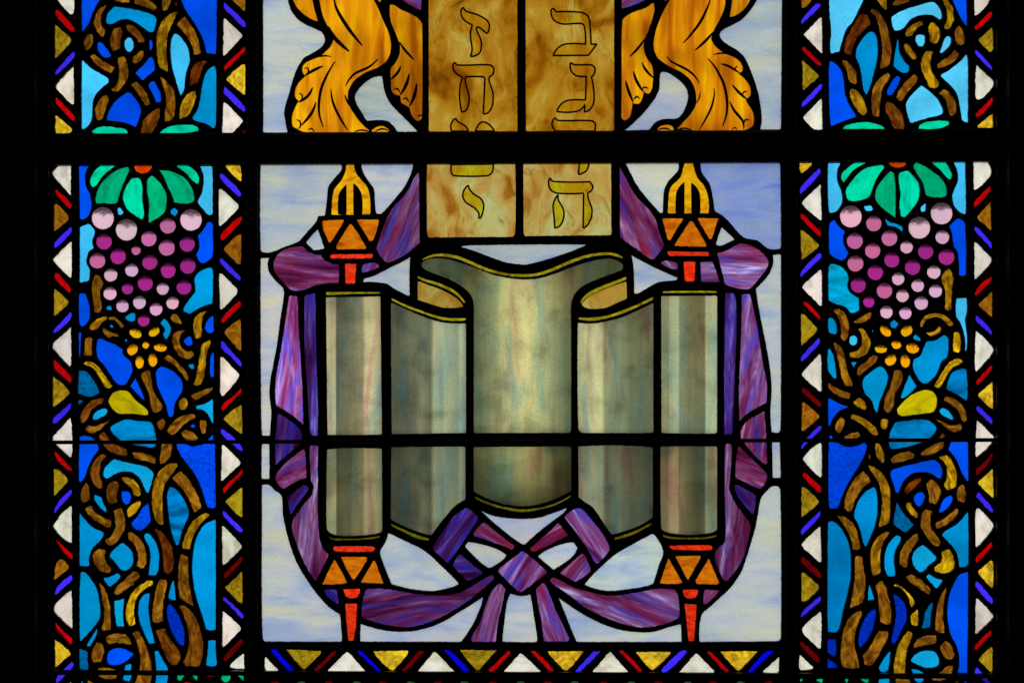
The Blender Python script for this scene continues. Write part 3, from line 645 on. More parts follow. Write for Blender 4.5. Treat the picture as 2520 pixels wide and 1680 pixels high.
CENTRE = '''
V 630 0
W 70,-10 305,-10 320,50 345,115 400,185 480,240 600,293 640,320 663,365 660,420 610,475 520,530 465,560 410,640 375,720 345,810 315,920 285,1020 272,1100 285,1180 303,1280 70,1280
L 355,-10 543,-10 560,80 600,212 520,180 450,130 395,70
L 610,-10 1130,-10 1180,90 1230,210 1280,320 1302,430 1290,530 1250,600 1180,650 1060,700 960,770 910,840 888,900 890,990 920,1060 980,1150 1060,1235 1095,1260 1070,1276 465,1275 400,1248 355,1220 345,1150 360,1080 415,970 385,950 375,900 385,850 420,790 480,735 450,700 450,640 490,600 560,570 625,540 680,490 720,450 744,395 750,340 690,250 650,170 620,60
L 1110,1262 1165,1225 1220,1216 1290,1262 1280,1275 1120,1275
L 1293,45 1340,55 1400,95 1480,130 1550,170 1590,210 1603,245 1605,900 1598,1150 1570,1170 1530,1150 1495,1090 1485,1040 1440,1015 1400,990 1390,920 1345,915 1310,880 1303,800 1300,665 1350,600 1385,520 1388,430 1350,330 1300,200
L 1170,-10 1215,-10 1195,30
P-35 1390,-10 1595,-10 1593,105 1540,85 1450,30
W 1215,735 1225,800 1240,880 1275,970 1340,1050 1430,1140 1560,1272 1365,1272 1330,1220 1270,1170 1180,1160 1070,1168 1040,1120 1010,1070 970,1000 955,930 985,870 1050,800 1130,750
p36 755,-10 775,80 840,200 930,330 1028,445
p40 700,260 760,370 830,440 900,500
p26 1180,570 1090,650 960,710 900,770 866,835
p28 765,595 690,720 630,860 608,1000 615,1120 652,1230
p26 725,860 740,980 790,1100 890,1265
p20 857,915 880,980 900,1020
p30 650,640 560,680 470,735
p18 730,552 660,542 560,562
p30 547,845 500,930 410,990
p30 577,990 540,1090 440,1210
p16 465,665 495,658 508,685 490,720
p16 410,905 440,912 448,950 425,972
p18 385,1160 425,1175 430,1220 400,1245
p16 500,1255 540,1240 565,1275
p18 950,1275 1010,1258 1090,1270
p18 1150,1275 1220,1245 1280,1268
p26 1385,410 1440,490 1528,582
p28 1395,640 1370,700 1300,770
p32 1478,712 1450,820 1390,920
p32 1550,808 1530,920 1480,1030
p18 1328,868 1365,856 1390,895
p18 1412,960 1450,948 1480,990
p18 1560,1130 1580,1115 1600,1120
V 1340 0
W 2050,-10 2290,-10 2280,1250 2080,1252 2095,1150 2085,1040 2060,900 2010,740 1960,620 1920,545 1860,490 1760,430 1710,390 1688,340 1720,290 1800,250 1900,195 1980,110 2030,40
L 1810,-10 1985,-10 1950,60 1880,130 1785,170 1800,80
L 1215,-10 1745,-10 1735,80 1690,190 1640,280 1605,375 1650,450 1720,505 1790,535 1870,580 1910,640 1908,690 1870,710 1930,760 1980,830 1990,900 1975,940 1940,955 1960,1000 2000,1060 2020,1130 2010,1215 1920,1258 1480,1262 1275,1245 1330,1190 1420,1090 1460,1010 1455,880 1410,780 1320,700 1200,640 1100,570 1058,490 1055,400 1080,280 1150,110
L 1085,1262 1110,1225 1170,1205 1220,1212 1250,1250 1220,1262
L 1050,25 1060,90 1040,180 1000,300 960,400 960,490 990,570 1035,630 1048,740 1035,860 1010,905 975,905 960,880 940,960 910,1005 875,1005 845,990 840,1060 820,1130 770,1168 740,1140 745,900 752,200 800,150 880,110 970,80
L 1150,-10 1185,-10 1165,15
P30 742,-10 985,-10 920,30 830,65 745,85
W 1120,700 1180,700 1280,760 1360,840 1385,920 1370,1010 1320,1110 1270,1145 1150,1150 1070,1180 1010,1255 775,1260 940,1110 1060,960 1105,870 1112,760
p28 1600,-10 1570,80 1500,220 1410,340 1335,420
p28 1640,300 1550,400 1450,490
p24 1180,545 1220,595 1380,680 1450,740 1490,805
p28 1575,570 1650,660 1730,820 1760,980 1755,1100 1715,1220
p22 1632,850 1635,930 1600,1060 1490,1255
p16 1500,885 1490,950 1460,1000
p18 1625,532 1720,517 1800,535
p26 1700,620 1780,645 1880,710
p28 1810,820 1870,890 1950,960
p28 1785,980 1830,1070 1910,1170 1920,1250
p16 1845,690 1840,660 1865,640
p16 1905,925 1925,890 1955,888
p18 1920,1195 1935,1158 1975,1160
p14 1805,1255 1830,1235 1858,1252
p18 1085,1262 1150,1240 1220,1260
p18 1280,1258 1350,1240 1420,1260
p26 965,380 900,470 822,550
p26 942,605 970,670 1050,755
p30 858,690 890,790 955,890
p30 782,780 810,880 855,990
p18 935,865 970,845 1000,860
p18 855,965 890,932 920,955
V 1000 0
H 215,-10 1070,-10 1070,1270 218,1270
H 1150,-10 2005,-10 2003,1265 1155,1268
h 555,75 570,110 680,145 770,195 800,240 795,300 775,330 720,280 680,262 680,300 715,380 725,430 710,510 670,540 618,550 635,480 620,370 620,310 638,245 560,200 530,150 530,100
h 470,605 495,632 810,632 845,670 835,720 800,745 800,790 835,900 830,1020 790,1090 740,1100 757,760 745,745 570,745 570,800 605,930 600,1020 575,1070 535,1085 515,960 520,830 545,750 480,710 450,660 455,620
h 480,1145 490,1170 570,1220 600,1268 435,1268 430,1210 450,1165
h 665,1268 710,1190 750,1180 800,1205 850,1268
h 1420,85 1445,120 1690,125 1750,160 1770,230 1780,432 1838,430 1755,538 1415,540 1460,470 1530,430 1728,432 1718,260 1690,232 1500,235 1420,195 1395,130 1400,95
h 1590,605 1615,628 1790,632 1820,665 1810,720 1785,745 1810,900 1805,1000 1770,1060 1718,1085 1722,1010 1655,1075 1450,1078 1500,1000 1570,970 1728,970 1735,740 1640,735 1590,690 1580,630
h 1440,1140 1460,1165 1780,1168 1825,1195 1820,1268 1440,1268 1405,1210 1415,1160
V 630 380
W 45,100 820,98 825,150 760,230 700,310 685,430 670,560 665,592 600,595 580,650 500,740 410,840 280,890 160,940 70,945 45,920
W 1015,95 1515,90 1500,170 1440,300 1340,430 1210,575 1160,572 1145,430 1140,340 1060,220 1025,150
W 595,720 620,790 662,910 560,925 480,850
f 870,98 945,98 960,170 1010,240 1070,310 1098,400 1103,578 728,583 735,430 760,330 830,240 865,160
K 875,290 875,582 792,582 795,400 825,340
K 938,280 980,310 1022,390 1025,582 940,582
x 637,640 845,630 840,660 720,850 705,855 650,720
x 905,668 935,690 1060,890 1060,912 780,915 778,880
x 970,630 1185,628 1185,660 1130,830 1100,840
X 720,965 1125,960 1130,980 1110,1000 730,1002 710,985
X 855,1055 968,1055 955,1245 865,1245
M-6 420,888 455,890 510,940 570,965 630,970 650,1010 720,1050 800,1065 800,1240 600,1255 470,1305 350,1310 260,1230 180,1130 170,1050 200,975 290,910
P65 1570,170 1580,850 1500,920 1400,990 1265,1045 1215,1000 1160,910 1200,780 1265,610 1330,500 1420,410 1480,320 1520,230
P50 1030,1065 1140,1045 1195,1085 1110,1120 1020,1140 1022,1090
W 1490,988 1480,1100 1482,1365 1430,1345 1330,1290 1260,1245 1035,1230 1040,1200 1150,1165 1300,1090 1420,1030
V 1000 380
H 200,88 440,98 1050,90 1050,760 1030,795 215,800 200,740
H 1130,85 1975,80 1978,778 1140,788 1132,760
h 432,100 840,96 838,130 825,180 780,208 460,208 435,180
h 600,298 608,335 650,385 720,430 747,490 735,570 710,620 695,610 700,570 660,520 570,460 545,400 560,340
h 1668,84 1760,82 1755,120 1730,165 1660,197
h 1390,230 1415,262 1770,265 1800,310 1785,350 1750,370 1755,430 1790,530 1780,620 1740,690 1705,712 1710,375 1450,375 1390,340 1372,280 1378,240
h 1465,390 1465,440 1500,500 1520,560 1510,640 1480,690 1432,712 1425,600 1415,500 1430,440
W 525,890 600,878 1255,870 1740,870 1700,890 1560,945 1400,1000 1170,1060 1110,1062 960,1040 800,985 650,930
z 145,1020 200,985 270,962 360,958 480,975 600,1020 700,1065 850,1120 1000,1150 1130,1157 1260,1145 1400,1100 1550,1035 1700,980 1850,950 1960,945 2040,962 2095,1000 2060,995 1960,970 1850,976 1700,1008 1550,1065 1400,1130 1260,1172 1130,1182 1000,1175 850,1145 700,1095 600,1050 480,1005 360,985 270,985 200,1005
Nc 145,1070 160,1035 220,1010 300,1000 400,1010 520,1045 650,1090 850,1165 1000,1195 1130,1207 1280,1195 1450,1145 1600,1085 1750,1040 1850,1015 1950,1005 2040,1025 2092,1070 2085,1110 2000,1145 1850,1200 1700,1270 1620,1350 1590,1450 1588,1600 1588,2670 1578,2683 665,2685 652,2670 652,1600 650,1430 620,1350 540,1275 420,1205 300,1160 180,1110
V 630 380
z 1560,1172 1640,1205 1760,1240 1880,1290 1960,1350 2020,1430 2005,1435 1950,1370 1860,1310 1740,1260 1640,1228 1560,1195
A 1560,1220 1640,1250 1760,1295 1870,1345 1960,1410 2000,1465 1940,1478 1800,1475 1680,1440 1560,1400
V 1340 380
Wb 1505,80 2255,75 2272,100 2280,900 2270,910 2160,910 2050,830 1920,800 1740,610 1640,550 1620,400 1590,280 1520,180
W 780,82 1290,80 1285,160 1200,250 1155,340 1145,430 1140,560 1120,570 1000,440 900,310 840,200
W 1710,700 1835,820 1790,840 1700,880 1650,865
f 1350,85 1435,85 1448,150 1480,230 1545,310 1580,420 1585,568 1192,568 1205,350 1240,290 1310,220 1340,130
K 1350,268 1350,572 1265,572 1268,380 1300,310
K 1412,272 1460,310 1497,380 1500,572 1415,572
x 1135,618 1340,618 1210,830 1190,825
x 1400,645 1430,645 1560,870 1560,890 1300,885 1250,880
x 1475,615 1680,618 1610,820 1590,815
X 1180,935 1585,940 1585,980 1200,978
X 1340,1032 1455,1035 1445,1225 1355,1225
M-63 725,115 800,260 880,400 1000,520 1070,620 1110,760 1155,880 1060,1010 1015,1008 900,920 780,840 728,800
P-40 1185,1025 1285,1050 1285,1110 1200,1095 1118,1045
P0 1505,1040 1620,1030 1690,1230 1510,1228
U-4 1665,955 1750,930 1840,880 1900,860 1980,875 2080,930 2160,1020 2155,1080 2060,1210 1970,1295 1850,1290 1740,1250
W 835,970 960,1040 1100,1110 1285,1190 1275,1215 1130,1225 1060,1250 900,1340 865,1340 860,1100
z 790,1180 790,1205 680,1250 560,1300 440,1360 350,1440 345,1415 420,1335 540,1275 670,1225
A 790,1225 795,1390 700,1430 600,1475 480,1490 400,1480 355,1450 400,1390 500,1335 650,1272
V 630 700
W 45,-254 130,-257 112,-194 130,-114 200,-24 268,56 240,300 200,600 170,760 140,920 130,1050 148,1220 145,1300 135,1455 60,1455 50,1200
I85 320,108 400,112 412,400 430,700 450,1100 458,1355 420,1320 350,1260 195,1165 185,1000 200,850 240,640 280,370
Q88 470,105 575,80 580,600 598,1100 598,1455 540,1455 520,1410 495,1000 468,600 465,350
Q80 210,1245 300,1290 400,1370 440,1430 435,1500 400,1560 300,1640 190,1740 185,1560 200,1350
z 675,72 1200,72 1200,88 1000,90 677,102
Na 675,125 1200,115 1215,1445 1000,1448 690,1448
z 1305,130 1420,185 1560,240 1700,290 1850,322 2025,322 2025,345 1900,350 1780,335 1600,275 1450,220 1308,150
Nb 1300,172 1450,240 1600,305 1750,355 1850,372 2025,376 2025,1430 1310,1442
V 1340 700
z 1050,118 1050,145 900,215 750,280 600,325 450,350 330,335 325,318 450,320 600,300 750,250 900,190
Nd 1050,176 1050,1425 900,1430 400,1430 350,1425 325,1380 322,368 450,376 580,360 750,315 900,250
z 1140,66 1400,60 1665,64 1665,80 1300,80 1135,82
Ne 1125,112 1665,108 1665,1425 1645,1435 1128,1430
Q88 1745,80 1830,85 1850,180 1850,500 1835,900 1820,1300 1810,1440 1735,1440 1732,1000 1735,400
U82 1900,95 1980,90 2010,200 2060,450 2110,780 2145,950 2140,1140 2060,1180 1960,1240 1880,1315 1875,1000 1895,500
M80 2120,1215 2140,1480 2150,1720 2130,1735 2050,1670 1950,1560 1895,1480 1900,1390 1960,1310 2050,1255
W 2280,-290 2200,-285 2205,-200 2160,-90 2080,0 2038,45 2080,300 2140,600 2180,850 2190,1050 2178,1200 2190,1420 2250,1430 2275,1400 2280,800
V 630 1060
W 55,125 130,125 130,460 55,460
W 58,520 130,520 180,570 245,620 260,800 300,990 340,1130 400,1280 490,1430 590,1570 700,1690 810,1765 830,2000 822,2028 85,2028 65,1990 55,1500 58,900
M30 460,172 475,200 485,450 400,480 270,558 210,510 185,450 220,380 330,270
Q55 465,515 500,530 500,570 420,680 330,812 300,640 350,600
P84 520,140 600,140 600,900 620,1060 650,1130 705,1190 575,1450 480,1300 400,1110 345,900 450,720 540,610 555,530 530,470
Na 685,178 850,165 1215,170 1218,960 1180,985 1000,1008 800,1008 730,988 690,960 680,880 680,600
z 690,1003 740,1032 850,1036 1000,1036 1200,1008 1195,1022 1100,1042 850,1054 740,1048
Nb 1303,155 2020,150 2020,660 1960,690 1880,760 1690,1005 1550,965 1400,905 1300,850
z 1300,892 1450,958 1560,1002 1670,1035 1665,1054 1560,1037 1450,988 1300,908
X 740,1130 765,1110 1130,1112 1155,1130 1130,1160 900,1165 760,1158
x 755,1238 775,1260 880,1460 800,1475 638,1478
x 818,1210 1075,1213 1060,1260 950,1432 925,1420
x 1138,1242 1155,1270 1230,1470 1010,1460
X 840,1525 1002,1518 1000,1560 970,1605 915,1612 860,1590
W 1278,980 1400,1040 1620,1150 1800,1310 1958,1470 1900,1500 1700,1540 1500,1520 1310,1475 1270,1380 1200,1190 1200,1150 1245,1080
V 630 1280
X 862,800 975,800 965,1000 940,1155 893,1160 870,950
Q-40 650,668 780,658 800,808 760,790 690,730
O8 1065,660 1250,658 1500,700 1690,718 1850,715 2000,680 2200,560 2280,520 2300,560 2200,650 2050,770 1900,870 1700,970 1500,1025 1380,1025 1200,995 1060,950 1018,930 1030,780
W 1010,995 1200,1050 1380,1070 1550,1060 1750,1000 1950,890 2190,735 2170,820 2090,1000 1975,1168 1005,1165
w 90,1305 220,1445 200,1455 110,1450 85,1420
D 140,1240 190,1240 365,1435 320,1455 140,1255
o 285,1240 630,1255 625,1280 470,1430 450,1430
R 755,1250 778,1265 600,1445 562,1455 560,1435
w 870,1268 890,1268 1060,1455 1055,1462 685,1458
D 965,1252 1010,1255 1205,1448 1175,1460
y 1130,1258 1470,1252 1460,1290 1330,1440 1300,1440 1180,1330
R 1570,1255 1628,1255 1440,1455 1395,1458
w 1720,1262 1735,1268 1920,1460 1548,1465
D 1815,1250 1870,1252 2060,1450 2010,1465
o 1965,1245 2325,1248 2150,1440 2120,1435
V 1000 1060
Nc2 648,155 1590,148 1590,575 1450,648 1300,700 1130,725 950,705 800,658 650,582
z 660,630 800,690 950,730 1120,755 1300,735 1450,690 1590,615 1590,630 1450,710 1300,755 1120,780 950,755 800,712 660,645
Q55 565,745 600,748 690,830 680,870 400,1275 260,1150 265,1110 350,970 450,830
P-30 745,877 790,900 900,1000 1048,1105 1020,1148 900,1095 750,1040 650,1010 660,970
W 710,762 850,820 1000,840 1150,848 1300,830 1440,780 1550,742 1500,800 1300,950 1140,1095 1100,1080 950,970 820,860
M30 1465,885 1560,1005 1400,1090 1240,1160 1210,1160 1192,1130 1330,1010
U-50 1650,743 1700,755 1760,820 1900,1000 1962,1130 1955,1160 1845,1283 1815,1260 1750,1140 1640,980 1528,835 1560,790
W 600,1065 740,1095 880,1140 965,1195 930,1240 820,1312 780,1312 680,1230 600,1150 565,1110
W 1610,1070 1650,1125 1600,1210 1420,1335 1268,1208 1350,1150 1500,1090
Q0 525,1180 560,1220 735,1360 720,1385 590,1445 445,1300 480,1230
M50 1695,1178 1730,1210 1778,1340 1760,1370 1635,1452 1600,1440 1478,1365
U55 1110,1157 1140,1165 1355,1350 1340,1380 1110,1550 1080,1545 980,1450 885,1355 900,1320 1060,1200
V 1000 1280
P78 905,603 955,655 930,780 880,1000 865,1168 630,1168 625,1130 700,1000 780,780 830,670
U-70 1310,600 1340,615 1385,720 1450,880 1575,1140 1560,1168 1325,1165 1300,950 1270,800 1250,660
W 1005,700 1100,728 1195,710 1225,880 1265,1160 1255,1170 925,1165 945,980 970,800
r 980,1255 1015,1270 840,1450 800,1460 795,1440
w 1095,1278 1120,1285 1305,1462 1200,1470 932,1465
r 1197,1258 1250,1262 1425,1445 1385,1455
y 1365,1258 1710,1258 1700,1280 1555,1445 1520,1440 1380,1290
V 1340 1280
P-20 50,570 80,545 180,590 300,650 450,690 600,722 750,715 950,680 1090,655 1260,668 1290,740 1300,930 1200,985 1000,1028 850,1020 650,960 400,840 200,690 80,610
M50 1540,665 1690,670 1640,740 1545,810 1530,790
W 135,740 300,860 500,970 700,1045 900,1075 1050,1070 1200,1025 1315,998 1322,1168 310,1168 260,1050 200,900
X 1350,800 1468,810 1455,1000 1440,1165 1390,1162 1372,1000
v 475,1258 540,1260 340,1465 295,1462 305,1440
w 630,1260 805,1455 800,1468 455,1462
r 712,1255 760,1258 945,1450 915,1462
y 880,1265 1213,1262 1210,1290 1050,1440 1020,1430
v 1310,1258 1375,1255 1340,1310 1190,1450 1130,1460 1128,1440
w 1460,1273 1640,1450 1630,1470 1295,1465
r 1560,1262 1600,1265 1778,1450 1740,1458
y 1692,1258 2058,1258 1880,1448 1860,1445
D 2140,1262 2208,1262 2000,1465 1970,1462 1972,1440
w 2262,1312 2262,1450 2240,1468 2110,1465 2105,1450
V 1340 1060
Nd 325,150 600,138 900,145 1045,160 1045,830 900,918 650,1000 600,930 470,740 400,690 330,640
z 670,1028 850,970 1035,882 1035,897 850,1000 680,1048
Ne 1120,150 1300,148 1665,150 1665,950 1600,983 1400,1000 1250,988 1150,963 1125,930
z 1132,993 1200,1017 1400,1028 1550,1022 1665,998 1640,1025 1500,1042 1300,1042 1180,1032
X 1200,1105 1600,1102 1622,1125 1600,1148 1250,1140
x 1195,1225 1330,1462 1280,1475 1110,1465
x 1260,1205 1500,1200 1510,1215 1385,1440
x 1585,1225 1685,1465 1650,1478 1465,1472 1455,1440
X 1335,1528 1480,1528 1470,1590 1430,1615 1380,1612 1345,1580
W 1035,990 1070,1010 1145,1160 1100,1300 1050,1470 900,1510 620,1540 500,1520 385,1480 480,1370 680,1190 850,1090
W 2190,535 2255,535 2275,570 2280,1990 2250,2025 1495,2030 1515,1770 1600,1690 1800,1500 1900,1350 1960,1180 2040,900 2085,650 2120,600
W 2195,105 2270,105 2278,450 2200,450
P85 1738,125 1790,122 1810,140 1800,350 1785,500 1780,560 1830,680 1940,830 1988,910 1960,1080 1900,1260 1760,1445 1730,1440 1660,1290 1640,1190 1680,1120 1740,1060 1738,600
M-20 1870,148 1900,170 2150,415 2140,480 2085,560 1990,520 1840,450 1850,250
Q-50 1825,530 1860,520 2040,620 2030,740 2010,812 1940,730 1860,620
'''

# ------------------------------------------------------------------ materials
def lin(c):
    return tuple(((v / 255) / 12.92 if v / 255 <= 0.04045 else ((v / 255 + 0.055) / 1.055) ** 2.4) for v in c)


class NT:
    def __init__(self, name):
        self.mat = bpy.data.materials.new(name)
        self.mat.use_nodes = True
        self.t = self.mat.node_tree
        self.t.nodes.clear()
        self.out = self.t.nodes.new('ShaderNodeOutputMaterial')

    def n(self, typ, ins=None, **kw):
        nd = self.t.nodes.new('ShaderNode' + typ)
        for k, v in kw.items():
            setattr(nd, k, v)
        for k, v in (ins or {}).items():
            self.put(nd.inputs[k], v)
        return nd

    def put(self, sock, v):
        if isinstance(v, bpy.types.NodeSocket):
            self.t.links.new(v, sock)
        elif isinstance(v, tuple) and len(v) == 3 and sock.type == 'RGBA':
            sock.default_value = (*v, 1)
        else:
            sock.default_value = v

    def math(self, op, a, b=0.0):
        return self.n('Math', {0: a, 1: b}, operation=op).outputs[0]

    def mul(self, a, b):            # colour * colour/value
        m = self.n('Mix', data_type='RGBA', blend_type='MULTIPLY')
        self.put(m.inputs[0], 1.0)
        self.put(m.inputs[6], a)
        self.put(m.inputs[7], b)
        return m.outputs[2]

    def mix(self, f, a, b):
        m = self.n('Mix', data_type='RGBA')
        self.put(m.inputs[0], f)
        self.put(m.inputs[6], a)
        self.put(m.inputs[7], b)
        return m.outputs[2]

    def coords(self):
        """Local coordinates of the piece, in traced units, shifted by a random amount per piece."""
        co = self.n('TexCoord').outputs['Object']
        oi = self.n('ObjectInfo')
        self.color, self.rand = oi.outputs['Color'], oi.outputs['Random']
        v = self.n('VectorMath', {0: co, 1: (1 / S, 1 / S, 1 / S)}, operation='MULTIPLY').outputs[0]
        r = self.math('MULTIPLY', self.rand, 7919.0)
        c = self.n('CombineXYZ', {0: r, 1: self.math('MULTIPLY', self.rand, 313.0), 2: self.math('MULTIPLY', self.rand, 5471.0)}).outputs[0]
        self.local = v
        return self.n('VectorMath', {0: v, 1: c}, operation='ADD').outputs[0]

    def noise(self, v, sx, sz, detail=3.0, rough=0.55, distort=0.0, sy=None):
        m = self.n('VectorMath', {0: v, 1: (1 / sx, 1 / (sy or sx), 1 / sz)}, operation='MULTIPLY').outputs[0]
        return self.n('TexNoise', {'Vector': m, 'Scale': 1.0, 'Detail': detail, 'Roughness': rough, 'Distortion': distort}).outputs[0]

    def ramp(self, f, stops, interp='LINEAR'):
        r = self.n('ValToRGB', {0: f})
        r.color_ramp.interpolation = interp
        e = r.color_ramp.elements
        while len(e) < len(stops):
            e.new(0.5)
        for k, (p, c) in enumerate(stops):
            e[k].position = p
            e[k].color = (*c, 1) if isinstance(c, tuple) else (c, c, c, 1)
        return r.outputs[0]

    def glass(self, col, diffuse=0.0, gloss=True):
        """A slab: the colour is split over its two faces."""
        half = self.n('Gamma', {0: col, 1: 0.5}).outputs[0]
        sh = self.n('BsdfTransparent', {0: half}).outputs[0]
        if diffuse:
            tr = self.n('BsdfTranslucent', {0: half}).outputs[0]
            sh = self.n('MixShader', {0: diffuse, 1: sh, 2: tr}).outputs[0]
        if gloss:
            gl = self.n('BsdfAnisotropic', {'Roughness': 0.12}).outputs[0]
            fr = self.n('Fresnel', {'IOR': 1.45}).outputs[0]
            sh = self.n('MixShader', {0: self.math('MULTIPLY', fr, 0.5), 1: sh, 2: gl}).outputs[0]
        self.t.links.new(sh, self.out.inputs[0])
        return self.mat


def m_cathedral():
    t = NT('cathedral_glass')
    v = t.coords()
    a = t.ramp(t.noise(v, 90, 70, 2), [(0.3, 0.80), (0.5, 0.97), (0.7, 1.14)])
    b = t.ramp(t.noise(v, 9, 5, 2, 0.6), [(0.3, 0.90), (0.7, 1.08)])
    c = t.mul(t.mul(t.color, a), b)
    sp = t.ramp(t.noise(v, 5.2, 5.2, 0), [(0.79, 1.0), (0.83, 0.35)])
    return t.glass(t.mul(c, sp))


def m_ripple():
    """Rolled water glass: the surface ripple thickens and thins the colour."""
    t = NT('water_glass')
    v = t.coords()
    a = t.ramp(t.noise(v, 110, 42, 3, 0.6, 1.2), [(0.32, 0.42), (0.47, 0.80), (0.56, 1.05), (0.7, 1.3)])
    b = t.ramp(t.noise(v, 11, 4.0, 3, 0.65, 1.0), [(0.32, 0.72), (0.55, 1.0), (0.68, 1.3)])
    return t.glass(t.mul(t.mul(t.color, a), b))


def m_hammer():
    t = NT('hammered_glass')
    v = t.coords()
    b = t.ramp(t.noise(v, 9, 6, 2.5, 0.6, 0.6), [(0.33, 0.5), (0.5, 0.98), (0.66, 1.3)])
    a = t.ramp(t.noise(v, 80, 60, 1), [(0.3, 0.85), (0.7, 1.1)])
    return t.glass(t.mul(t.mul(t.color, a), b))


def m_vine():
    t = NT('brown_streaky_glass')
    v = t.coords()
    a = t.ramp(t.noise(v, 30, 13, 4, 0.6, 0.8), [(0.33, (0.26, 0.17, 0.15)), (0.43, (0.60, 0.52, 0.45)), (0.53, (1.0, 1.0, 0.9)), (0.67, (1.85, 1.95, 1.3))])
    b = t.ramp(t.noise(v, 12, 4.5, 3, 0.6), [(0.3, 0.72), (0.5, 1.0), (0.7, 1.22)])
    g = t.ramp(t.noise(v, 70, 40, 1), [(0.3, 0.75), (0.7, 1.2)])
    return t.glass(t.mul(t.mul(t.mul(t.color, a), b), g))


def m_white():
    t = NT('white_opal_glass')
    v = t.coords()
    a = t.ramp(t.noise(v, 38, 24, 3, 0.55, 0.4), [(0.32, (0.70, 0.68, 0.63)), (0.5, (0.97, 0.97, 0.95)), (0.68, (1.1, 1.1, 1.1))])
    sp = t.ramp(t.noise(v, 3.2, 3.2, 0), [(0.8, 1.0), (0.84, 0.45)])
    return t.glass(t.mul(t.mul(t.color, a), sp), diffuse=0.25)


def m_amber():
    t = NT('mottled_amber_glass')
    v = t.coords()
    a = t.ramp(t.noise(v, 30, 20, 4, 0.65, 1.6), [(0.30, (0.28, 0.22, 0.2)), (0.42, (0.66, 0.6, 0.45)), (0.54, (1.05, 1.05, 0.95)), (0.70, (1.5, 1.55, 1.7))])
    sp = t.ramp(t.noise(v, 4.0, 4.0, 1), [(0.66, 1.0), (0.74, 0.35)])
    return t.glass(t.mul(t.mul(t.color, a), sp))


def m_green():
    t = NT('green_glass')
    v = t.coords()
    a = t.ramp(t.noise(v, 60, 26, 3, 0.6, 1.2), [(0.3, 0.62), (0.5, 0.98), (0.7, 1.18)])
    b = t.ramp(t.noise(v, 10, 4, 2), [(0.3, 0.9), (0.7, 1.08)])
    return t.glass(t.mul(t.mul(t.color, a), b))


def m_red():
    t = NT('red_glass')
    v = t.coords()
    a = t.ramp(t.noise(v, 14, 9, 4, 0.7, 0.6), [(0.32, (0.5, 0.22, 0.2)), (0.5, (0.95, 0.85, 0.8)), (0.68, (1.25, 2.0, 1.6))])
    return t.glass(t.mul(t.color, a))


def m_sky_opal():
    t = NT('blue_white_opal_glass')
    v = t.coords()
    w = t.noise(v, 140, 60, 2)
    v2 = t.n('VectorMath', {0: v, 1: t.n('CombineXYZ', {0: 0.0, 1: 0.0, 2: t.math('MULTIPLY', w, 34.0)}).outputs[0]}, operation='ADD').outputs[0]
    a = t.noise(v2, 170, 38, 5, 0.62, 0.5)
    c = t.ramp(a, [(0.28, lin((146, 170, 214))), (0.39, lin((172, 189, 217))), (0.50, lin((188, 200, 213))), (0.62, lin((197, 206, 204))), (0.73, lin((208, 208, 184)))])
    big = t.ramp(t.noise(v, 260, 130, 2, 0.5, 0.4), [(0.36, lin((214, 226, 255))), (0.52, (1.0, 1.0, 1.0)), (0.66, lin((255, 253, 238)))])
    fine = t.ramp(t.noise(v, 46, 3.2, 2), [(0.3, 0.97), (0.7, 1.03)])
    return t.glass(t.mul(t.mul(t.mul(c, big), fine), t.color), diffuse=0.3)


def m_ribbon():
    t = NT('streaky_purple_glass')
    v = t.coords()
    a = t.noise(v, 190, 24, 5, 0.66, 0.7)
    c = t.ramp(a, [(0.28, lin((52, 12, 48))), (0.40, lin((88, 28, 70))), (0.48, lin((114, 54, 100))), (0.56, lin((132, 88, 138))), (0.63, lin((158, 132, 188))), (0.72, lin((220, 206, 230)))])
    k = t.ramp(t.noise(v, 170, 20, 3, 0.6, 0.6), [(0.50, 0.0), (0.64, 0.85)])
    c = t.mix(k, c, lin((66, 64, 172)))
    m = t.ramp(t.noise(v, 200, 26, 2, 0.6, 0.6), [(0.55, 0.0), (0.70, 0.75)])
    c = t.mix(m, c, lin((132, 24, 58)))
    fine = t.ramp(t.noise(v, 40, 2.6, 2), [(0.3, 0.84), (0.7, 1.18)])
    return t.glass(t.mul(t.mul(c, fine), t.color), diffuse=0.05)


def m_tablet(name, stops):
    t = NT(name)
    v = t.coords()
    w = t.n('TexNoise', {'Vector': t.n('VectorMath', {0: v, 1: (1 / 120, 1 / 120, 1 / 150)}, operation='MULTIPLY').outputs[0], 'Scale': 1.0, 'Detail': 2.0}).outputs[1]
    off = t.n('VectorMath', {0: w, 1: (190.0, 190.0, 190.0)}, operation='MULTIPLY').outputs[0]
    v2 = t.n('VectorMath', {0: v, 1: off}, operation='ADD').outputs[0]
    a = t.noise(v2, 85, 170, 4, 0.52, 0.3)
    c = t.ramp(a, [(p, lin(q)) for p, q in zip((0.29, 0.39, 0.47, 0.55, 0.63, 0.72), stops)])
    ve = t.ramp(t.noise(v2, 20, 90, 4, 0.7, 1.2), [(0.34, (0.55, 0.44, 0.30)), (0.45, (1, 1, 1)), (0.70, (1.12, 1.14, 1.12))])
    sp = t.ramp(t.noise(v, 5, 5, 1), [(0.76, 1.0), (0.80, 0.25)])
    return t.glass(t.mul(t.mul(t.mul(c, ve), sp), t.color))


